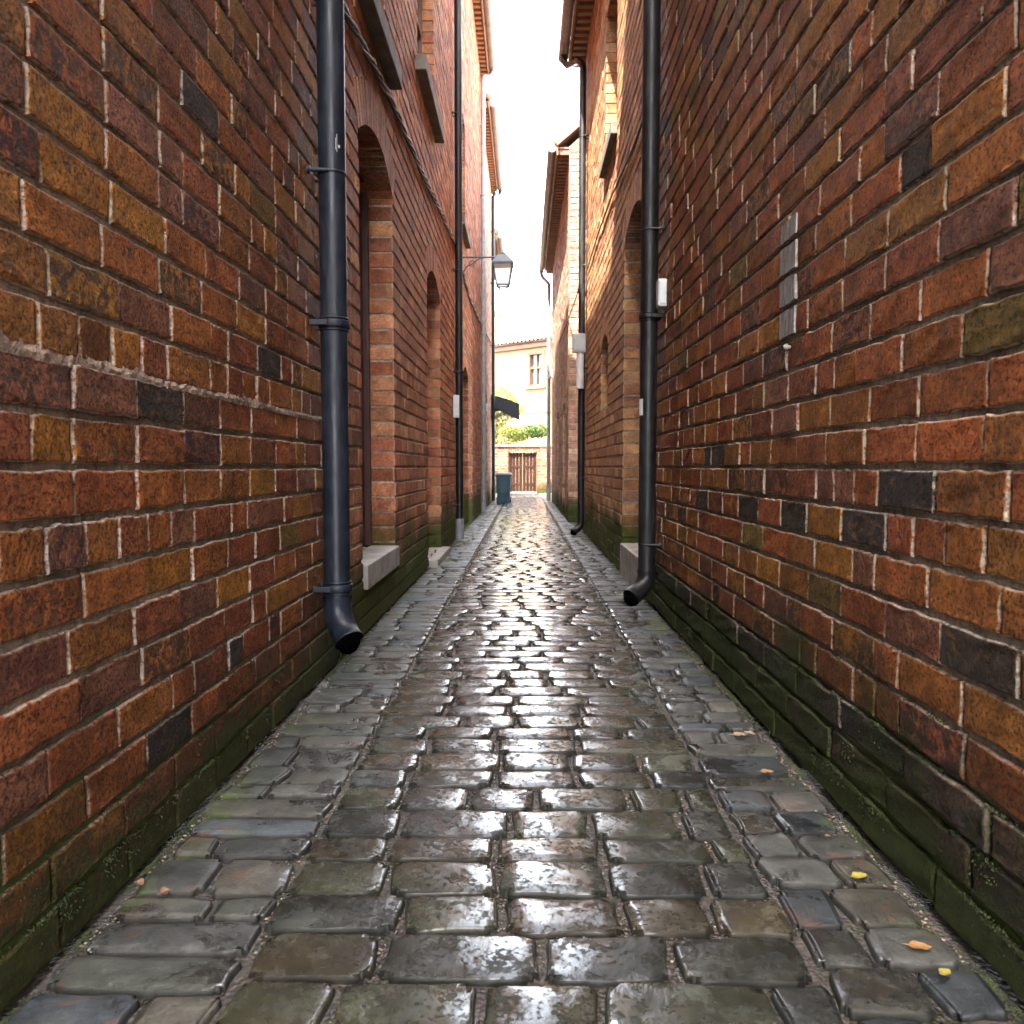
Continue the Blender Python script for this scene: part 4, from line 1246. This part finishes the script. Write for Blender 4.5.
for a, b in ((gx0+.03, xm-.004), (xm+.004, gx1-.03)):
    mb = MB(); n = 4; wd = (b-a)/n
    for i in range(n): mb.box(a+i*wd+.003, a+(i+1)*wd-.003, YG+.10, YG+.13, .05, gtop-.02, b=.003)
    for z in (.25, .85, gtop-.16): mb.box(a, b, YG+.085, YG+.0985, z, z+.09, b=.003)
    mb.box(a, a+.07, YG+.08, YG+.0995, .045, gtop-.015, b=.003); mb.box(b-.07, b, YG+.08, YG+.0995, .045, gtop-.015, b=.003)
    lf = mb.build('gate_leaf', M['planks'], t)
    hm = MB(); xh = b-.05 if a < 0 and b < xm+.01 else a+.05
    hm.tube([(xh, YG+.08, .8), (xh, YG+.04, .8), (xh, YG+.04, .92), (xh, YG+.08, .92)], .01, 8); hm.build('handle', M['iron'], lf)
for a, b in ((gx0-.001, gx0+.028), (gx1-.028, gx1+.001)):
    mb = MB(); mb.box(a, b, YG+.05, YG+.15, .0, gtop, b=.003); mb.build('gate_post', M['wood_frame'], t)
mb = MB(); mb.box(gx0+.03, gx1-.03, YG-.06, YG+.2, -.01, .035, b=.008); mb.build('threshold', M['stone'], t)

# ------------------------------------------------------------------ yellow house beyond
HY = 34.
ang = R(40)
hx, hy, hz = at_y(535, 340, HY)
ex = Vector((math.cos(ang), -math.sin(ang), 0)); en = Vector((-math.sin(ang), -math.cos(ang), 0))   # along the facade (to the right, nearer), outwards
Mx = Matrix(((ex.x, -en.x, 0, hx), (ex.y, -en.y, 0, hy), (0, 0, 1, 0), (0, 0, 0, 1)))   # local x along, local y inwards
t = thing('rendered_house', (hx, hy, 0), 'cream rendered house with tiled roof beyond the gate in full sun', 'house')
eave = H(343, HY)
wx0, wx1 = -.36, .44; wz0, wz1 = H(387, HY), H(354, HY)
mb = MB(); L0, L1 = -7., 5.
for (a, b, z0, z1) in ((L0, wx0, 0, eave), (wx1, L1, 0, eave), (wx0, wx1, 0, wz0), (wx0, wx1, wz1, eave)):
    mb.box(a, b, 0, .3, z0, z1, M=Mx)
mb.box(L0, L0+.3, .302, 7, 0, eave, M=Mx); mb.box(L1-.3, L1, .302, 7, 0, eave, M=Mx); mb.box(L0, L1, 7.002, 7.3, 0, eave, M=Mx)
mb.build('wall', M['stucco'], t, recalc=True)
mb = MB()
zs = H(412, HY); mb.box(L0, L1, -.04, -.002, zs-.05, zs+.05, M=Mx, b=.008); mb.build('string_course', M['wood_soffit'], t)
mb = MB(); mb.box(L0-.1, L1+.1, -.30, -.002, eave-.06, eave+.0, M=Mx, b=.01); mb.box(L0-.1, L1+.1, -.16, -.002, eave-.26, eave-.062, M=Mx, b=.01); mb.build('cornice', M['wood_frame'], t)
# pantiled slope
mb = MB(); nu = int((L1-L0+.4)/.05); dep = 3.9; ns = 14; rise = math.tan(R(27))*dep
def roofz(s): return eave+.02+rise*s
vs = []; fs = []
for j in range(ns+1):
    for i in range(nu+1):
        u = L0-.2+i*(L1-L0+.4)/nu
        for jj in (0, 1):
            vs.append((u, -.38+dep*j/ns*1.1, roofz(j/ns)+.035*math.cos(u*2*math.pi/.22)+(.03 if jj else 0)))
w2 = (nu+1)*2
for j in range(ns):
    for i in range(nu):
        a = j*w2+i*2+1; b = a+2; c_ = (j+1)*w2+i*2; d = c_+2
        fs.append((a, b, d, c_)); fs.append((a, b, b-1, a-1))
vs = [Mx @ Vector(p) for p in vs]; mb.add(vs, fs, 0, False)
back = [(L0-.2, 3.85, roofz(1)), (L1+.2, 3.85, roofz(1)), (L1+.2, 7.7, eave), (L0-.2, 7.7, eave)]
mb.add([Mx @ Vector(p) for p in back], [(0, 1, 2, 3)])
for u in (L0+.1, L1-.1): mb.add([Mx @ Vector(p) for p in ((u, 0, eave), (u, 3.85, roofz(1)-.05), (u, 7.3, eave))], [(0, 1, 2)], 1)
mb.tube([Mx @ Vector((L0-.2, 3.88, roofz(1)+.02)), Mx @ Vector((L1+.2, 3.88, roofz(1)+.02))], .12, 10)
rf = mb.build('roof', [M['tile'], M['stucco']], t, recalc=False)
cb = MB(); cb.box(-.55, -.15, 3.5, 3.95, roofz(.9), roofz(1)+.55, M=Mx, b=.01); cb.box(-.6, -.1, 3.45, 4.0, roofz(1)+.552, roofz(1)+.62, M=Mx, b=.01); cb.build('chimney', M['brick_back'], rf)
mb = MB(); f = .07
mb.box(wx0-.08, wx0+f, -.03, .12, wz0-.02, wz1+.06, M=Mx, b=.004); mb.box(wx1-f, wx1+.08, -.03, .12, wz0-.02, wz1+.06, M=Mx, b=.004)
mb.box(wx0+f+.001, wx1-f-.001, -.03, .12, wz1-f, wz1+.06, M=Mx, b=.004); mb.box(wx0+f+.001, wx1-f-.001, .0, .12, wz0, wz0+f, M=Mx, b=.004)
zm = wz0+(wz1-wz0)*.55
mb.box(wx0+f+.001, wx1-f-.001, .02, .1, zm-.03, zm+.03, M=Mx)
for z0, z1 in ((wz0+f+.001, zm-.031), (zm+.031, wz1-f-.001)): mb.box((wx0+wx1)/2-.025, (wx0+wx1)/2+.025, .03, .1, z0, z1, M=Mx)
wf = mb.build('window', M['wood_frame'], t)
mb = MB(); mb.box(wx0+.02, wx1-.02, .115, .13, wz0+.02, wz1-.02, M=Mx); mb.build('pane', M['glass'], wf)
mb = MB(); mb.box(wx0-.16, wx1+.16, -.12, .1, wz0-.12, wz0-.021, M=Mx, b=.01); mb.build('sill', M['wood_frame'], wf)
n = NT('curtain_cloth'); n.fin((.72, .70, .66), .9)
mb = MB()
for a, b in ((wx0+.05, (wx0+wx1)/2-.12), ((wx0+wx1)/2+.12, wx1-.05)):
    k = 14; vs = [(a+(b-a)*i/k, .19+.02*math.sin(i*1.7), z) for i in range(k+1) for z in (wz0+.03, wz1-.03)]
    mb.add([Mx @ Vector(p) for p in vs], [(i*2, i*2+2, i*2+3, i*2+1) for i in range(k)])
mb.build('curtain', n.m, wf, recalc=False)
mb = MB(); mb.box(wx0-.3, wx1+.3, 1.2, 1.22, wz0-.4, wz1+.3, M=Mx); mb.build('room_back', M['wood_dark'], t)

# ------------------------------------------------------------------ greenery
def leaves(centres, n, size, seed, flat=.8):
    """a crown of many small leaf faces scattered through several clumps"""
    q = np.random.default_rng(seed); V = []; C = []
    cs = np.array([c for c, r in centres]); rr = np.array([r for c, r in centres]); p = rr**2/np.sum(rr**2)
    k = q.choice(len(cs), n, p=p)
    d = q.normal(0, 1, (n, 3)); d /= np.linalg.norm(d, axis=1)[:, None]
    rad = rr[k]*q.uniform(.35, 1.05, n)**.6
    c = cs[k] + d*rad[:, None]*np.array([1, 1, flat])
    a = q.normal(0, 1, (n, 3)); a /= np.linalg.norm(a, axis=1)[:, None]
    b = np.cross(a, q.normal(0, 1, (n, 3))); b /= np.linalg.norm(b, axis=1)[:, None]
    s = size*q.uniform(.6, 1.3, (n, 1))
    P = np.stack([c-a*s, c+b*s*.45, c+a*s, c-b*s*.45], 1).reshape(-1, 3)
    tint = np.clip(q.normal(.45, .25, len(cs))[k]+q.normal(0, .12, n), 0, 1)
    C = np.repeat(np.stack([tint, tint, tint, tint*0], 1), 4, 0)
    return P, np.arange(4*n).reshape(n, 4), C
def plant(name, label, cat, base, clumps, n, size, mat, trunk=None, seed=1, group=None):
    t = thing(name, base, label, cat, group)
    mb = MB(); bv = Vector(base)
    top = sum((Vector(c) for c, r in clumps), Vector())/len(clumps)
    tr = trunk or .03
    mid = bv.lerp(top, .5)
    mb.tube([bv, bv.lerp(mid, .5)+Vector((.03, 0, 0)), mid, top], [tr, tr*.85, tr*.7, tr*.3], 10)
    for c, r in clumps: mb.tube([mid, (mid+Vector(c))/2+Vector((0, 0, .1)), Vector(c)], [tr*.5, tr*.35, tr*.1], 6)
    mb.build('trunk', M['bark'], t)
    P, Q, C = leaves(clumps, n, size, seed)
    link('crown', mesh_np('crown', P, Q, C, None, [mat]), t)
    return t
q = random.Random(3)
cl = [((-1.1+q.uniform(-.9, .75), 30.3+q.uniform(-.8, .8), 2.5+q.uniform(-.9, 1.6)), q.uniform(.35, .6)) for i in range(12)]
plant('tree', 'pale green tree growing behind the gate wall on the left', 'tree', (-1.3, 30.3, 0), cl, 5200, .06, M['leaf_lime'], .09, 5)
cl = [((at_y(506+4*i, 0, 28.6)[0], 28.4+q.uniform(-.2, .2), H(437-q.uniform(0, 6), 28.4)), q.uniform(.2, .3)) for i in range(5)]
plant('shrub', 'yellow-green shrub above the left half of the gate', 'shrub', (-.45, 28.4, 0), cl, 2600, .04, M['leaf_lime'], .03, 6, 'shrubs over the gate wall')
cl = [((at_y(524+5*i, 0, 28.6)[0], 28.5+q.uniform(-.2, .2), H(436-q.uniform(0, 7), 28.4)), q.uniform(.22, .34)) for i in range(5)]
plant('shrub', 'darker green shrub above the right half of the gate', 'shrub', (.4, 28.5, 0), cl, 2800, .04, M['leaf_green'], .03, 7, 'shrubs over the gate wall')
cl = [((-3.3+q.uniform(-2.4, 2.4), 48+q.uniform(-1, 1), 9.0+q.uniform(-2.4, 1.2)), q.uniform(.7, 1.3)) for i in range(14)]
plant('tree', 'tall hazy tree showing just over the far tiled roof', 'tree', (-3.5, 48, 0), cl, 6000, .13, M['leaf_lime'], .2, 8)

# ------------------------------------------------------------------ white patch and bolt on the right wall
n = NT('flaking_white_paint')
st_ = n.noise(9, 5, .7, n.scalepos((1, 14, 2)))
c = n.mix(n.ramp(st_, .40, .62), (.23, .225, .22), (.11, .085, .07))
c = n.mul(c, n.ramp(n.noise(120, 4), .3, .7, .8, 1.15))
n.fin(c, .75, n.bump(n.noise(90, 5), .002, .8))
mb = MB(); q = random.Random(9)
ya, yb = 2.475, 2.615
for k in range(4):
    z0 = CAM+.40+.0+k*.1; z0 = round(z0, 1)+.010; z1 = z0+.081
    if k == 3: z1 -= .022
    m = 9; top, bot = [], []
    for i in range(m):
        u = i/(m-1); y = ya+(yb-ya)*u
        bot.append((y+q.uniform(-.003, .003), z0+q.uniform(-.002, .003))); top.append((y+q.uniform(-.003, .003), z1+q.uniform(-.004, .002)-(.03*(1-u) if k == 3 else 0)*0))
    for i in range(m-1):
        ring = [bot[i], bot[i+1], top[i+1], top[i]]
        xo = XR-.0062
        vs = [(xo+q.uniform(-.0006, .0006), y, z) for y, z in ring]+[(XR+.004, y, z) for y, z in ring]
        mb.add(vs, [(0,1,2,3),(0,4,5,1),(1,5,6,2),(2,6,7,3),(3,7,4,0)])
tag(mb.build('paint_patch', n.m), 'faded whitewashed patch over four brick courses of the right wall', 'paint patch')
mb = MB(); bz = CAM+.375
mb.tube([(XR+.02, 2.53, bz), (XR-.012, 2.53, bz)], .006, 8); mb.tube([(XR-.008, 2.53, bz), (XR-.013, 2.53, bz), (XR-.019, 2.53, bz)], [.010, .009, .004], 12)
tag(mb.build('wall_bolt', M['stone']), 'small round metal bolt head just under the whitewashed patch', 'bolt')

# ------------------------------------------------------------------ fallen leaves
def leaf(px, py, L, W, ang, mat, label, curl=.25, lift=.0125):
    x, y, z = on_ground(px, py, lift)
    mb = MB(); n = 10; m = 4; vs = []
    ca, sa = math.cos(ang), math.sin(ang)
    for i in range(n+1):
        s = i/n; half = W*math.sin(math.pi*min(.999, max(.001, s**.85)))**.8
        for j in range(-m, m+1):
            b = j/m*half; a = (s-.5)*L
            zz = curl*(b*b)/W + curl*.35*(a*a)/L*2 + .0008*math.sin(a*300+j)
            vs.append((x+a*ca-b*sa, y+a*sa+b*ca, z+zz))
    k = 2*m+1
    fs = [(i*k+j, i*k+j+1, (i+1)*k+j+1, (i+1)*k+j) for i in range(n) for j in range(2*m)]
    mb.add(vs, fs, 0, True); mb.add([(p[0], p[1], p[2]-.0007) for p in vs], [f[::-1] for f in fs], 0, True)
    stalk = [(x+(-.5*L)*ca, y+(-.5*L)*sa, z+curl*.35*L*.5), (x+(-.72*L)*ca, y+(-.72*L)*sa, z+.003)]
    mb.tube(stalk, .0008, 5)
    return tag(mb.build('fallen_leaf', mat, recalc=False), label, 'leaf', 'fallen leaves on the pavement')
leaf(743, 738, .055, .018, .1, M['leaf_tan'], 'pale tan leaf, the larger of two lying together by the right wall')
leaf(752, 736, .040, .013, 2.4, M['leaf_tan'], 'smaller tan leaf overlapping the big pale one by the right wall', lift=.017)
leaf(771, 776, .040, .013, .0, M['leaf_orange'], 'thin orange leaf in front of the two tan leaves on the right')
leaf(867, 884, .036, .014, .3, M['leaf_yellow'], 'single bright yellow leaf on a grey paver by the right wall')
leaf(930, 958, .042, .013, -.15, M['leaf_orange'], 'long orange leaf on a blue-grey paver at the lower right')
leaf(957, 985, .024, .010, .5, M['leaf_yellow'], 'small golden leaf in the grit at the foot of the right wall')
leaf(834, 842, .014, .006, .2, M['leaf_orange'], 'tiny orange leaf scrap behind the bright yellow leaf')
leaf(153, 908, .024, .011, .7, M['leaf_brown'], 'curled reddish brown leaf by the left wall, nearer the lane', curl=.9)
leaf(126, 899, .022, .010, -.4, M['leaf_brown'], 'curled brown leaf tight against the left wall foot', curl=.9)

# ------------------------------------------------------------------ camera, light, world
cam_d = bpy.data.cameras.new('Camera'); cam = bpy.data.objects.new('Camera', cam_d); COL.objects.link(cam)
cam.location = (0, 0, CAM)
pitch = math.atan((512-VY)/F); yaw = math.atan((VX-512)/F)
cam.rotation_euler = (R(90)-pitch, 0, yaw)
cam_d.sensor_width = 36; cam_d.lens = 36*F/1024; cam_d.clip_start = .05; cam_d.clip_end = 2000
cam_d.dof.use_dof = True; cam_d.dof.focus_distance = 2.7; cam_d.dof.aperture_fstop = cam_d.lens/1000/.0036
scene.camera = cam

sd = Vector((-1, -1.9, 4.0)).normalized()       # towards the sun
elev = math.asin(sd.z); azim = math.atan2(sd.x, sd.y)   # clockwise from +Y
sun = bpy.data.lights.new('Sun', 'SUN'); sun.energy = 4.6; sun.angle = R(.5); sun.color = (1, .93, .82)
so = bpy.data.objects.new('Sun', sun); COL.objects.link(so)
so.rotation_euler = sd.to_track_quat('Z', 'Y').to_euler()
wd = bpy.data.worlds.new('World'); scene.world = wd; wd.use_nodes = True
nt = wd.node_tree; bg = nt.nodes['Background']
sky = nt.nodes.new('ShaderNodeTexSky'); sky.sky_type = 'NISHITA'; sky.sun_disc = False
sky.sun_elevation = elev; sky.sun_rotation = azim; sky.dust_density = 6; sky.ozone_density = .6; sky.air_density = .8
# a bright veil of thin cloud, thicker towards the horizon
tc = nt.nodes.new('ShaderNodeTexCoord')
sp = nt.nodes.new('ShaderNodeSeparateXYZ'); nt.links.new(tc.outputs['Generated'], sp.inputs[0])
mr = nt.nodes.new('ShaderNodeMapRange'); mr.interpolation_type = 'SMOOTHSTEP'
nt.links.new(sp.outputs[2], mr.inputs['Value']); mr.inputs['From Min'].default_value = .05; mr.inputs['From Max'].default_value = .95
mr.inputs['To Min'].default_value = 1.0; mr.inputs['To Max'].default_value = .19
ns = nt.nodes.new('ShaderNodeTexNoise'); nt.links.new(tc.outputs['Generated'], ns.inputs['Vector']); ns.inputs['Scale'].default_value = 3.2; ns.inputs['Detail'].default_value = 6
mn = nt.nodes.new('ShaderNodeMapRange'); nt.links.new(ns.outputs['Fac'], mn.inputs['Value'])
mn.inputs['From Min'].default_value = .35; mn.inputs['From Max'].default_value = .65; mn.inputs['To Min'].default_value = .75; mn.inputs['To Max'].default_value = 1.15
mm_ = nt.nodes.new('ShaderNodeMath'); mm_.operation = 'MULTIPLY'; nt.links.new(mr.outputs[0], mm_.inputs[0]); nt.links.new(mn.outputs[0], mm_.inputs[1])
cl_ = nt.nodes.new('ShaderNodeVectorMath'); cl_.operation = 'SCALE'; cl_.inputs[0].default_value = (12.2, 12.6, 12.9); nt.links.new(mm_.outputs[0], cl_.inputs['Scale'])
ad_ = nt.nodes.new('ShaderNodeVectorMath'); ad_.operation = 'ADD'; nt.links.new(sky.outputs[0], ad_.inputs[0]); nt.links.new(cl_.outputs[0], ad_.inputs[1])
nt.links.new(ad_.outputs[0], bg.inputs[0]); bg.inputs[1].default_value = .14
scene.view_settings.view_transform = 'Standard'; scene.view_settings.look = 'None'
scene.view_settings.exposure = 3.28; scene.view_settings.gamma = 1
scene.cycles.max_bounces = 8; scene.cycles.diffuse_bounces = 5; scene.cycles.glossy_bounces = 4
scene.cycles.use_denoising = True
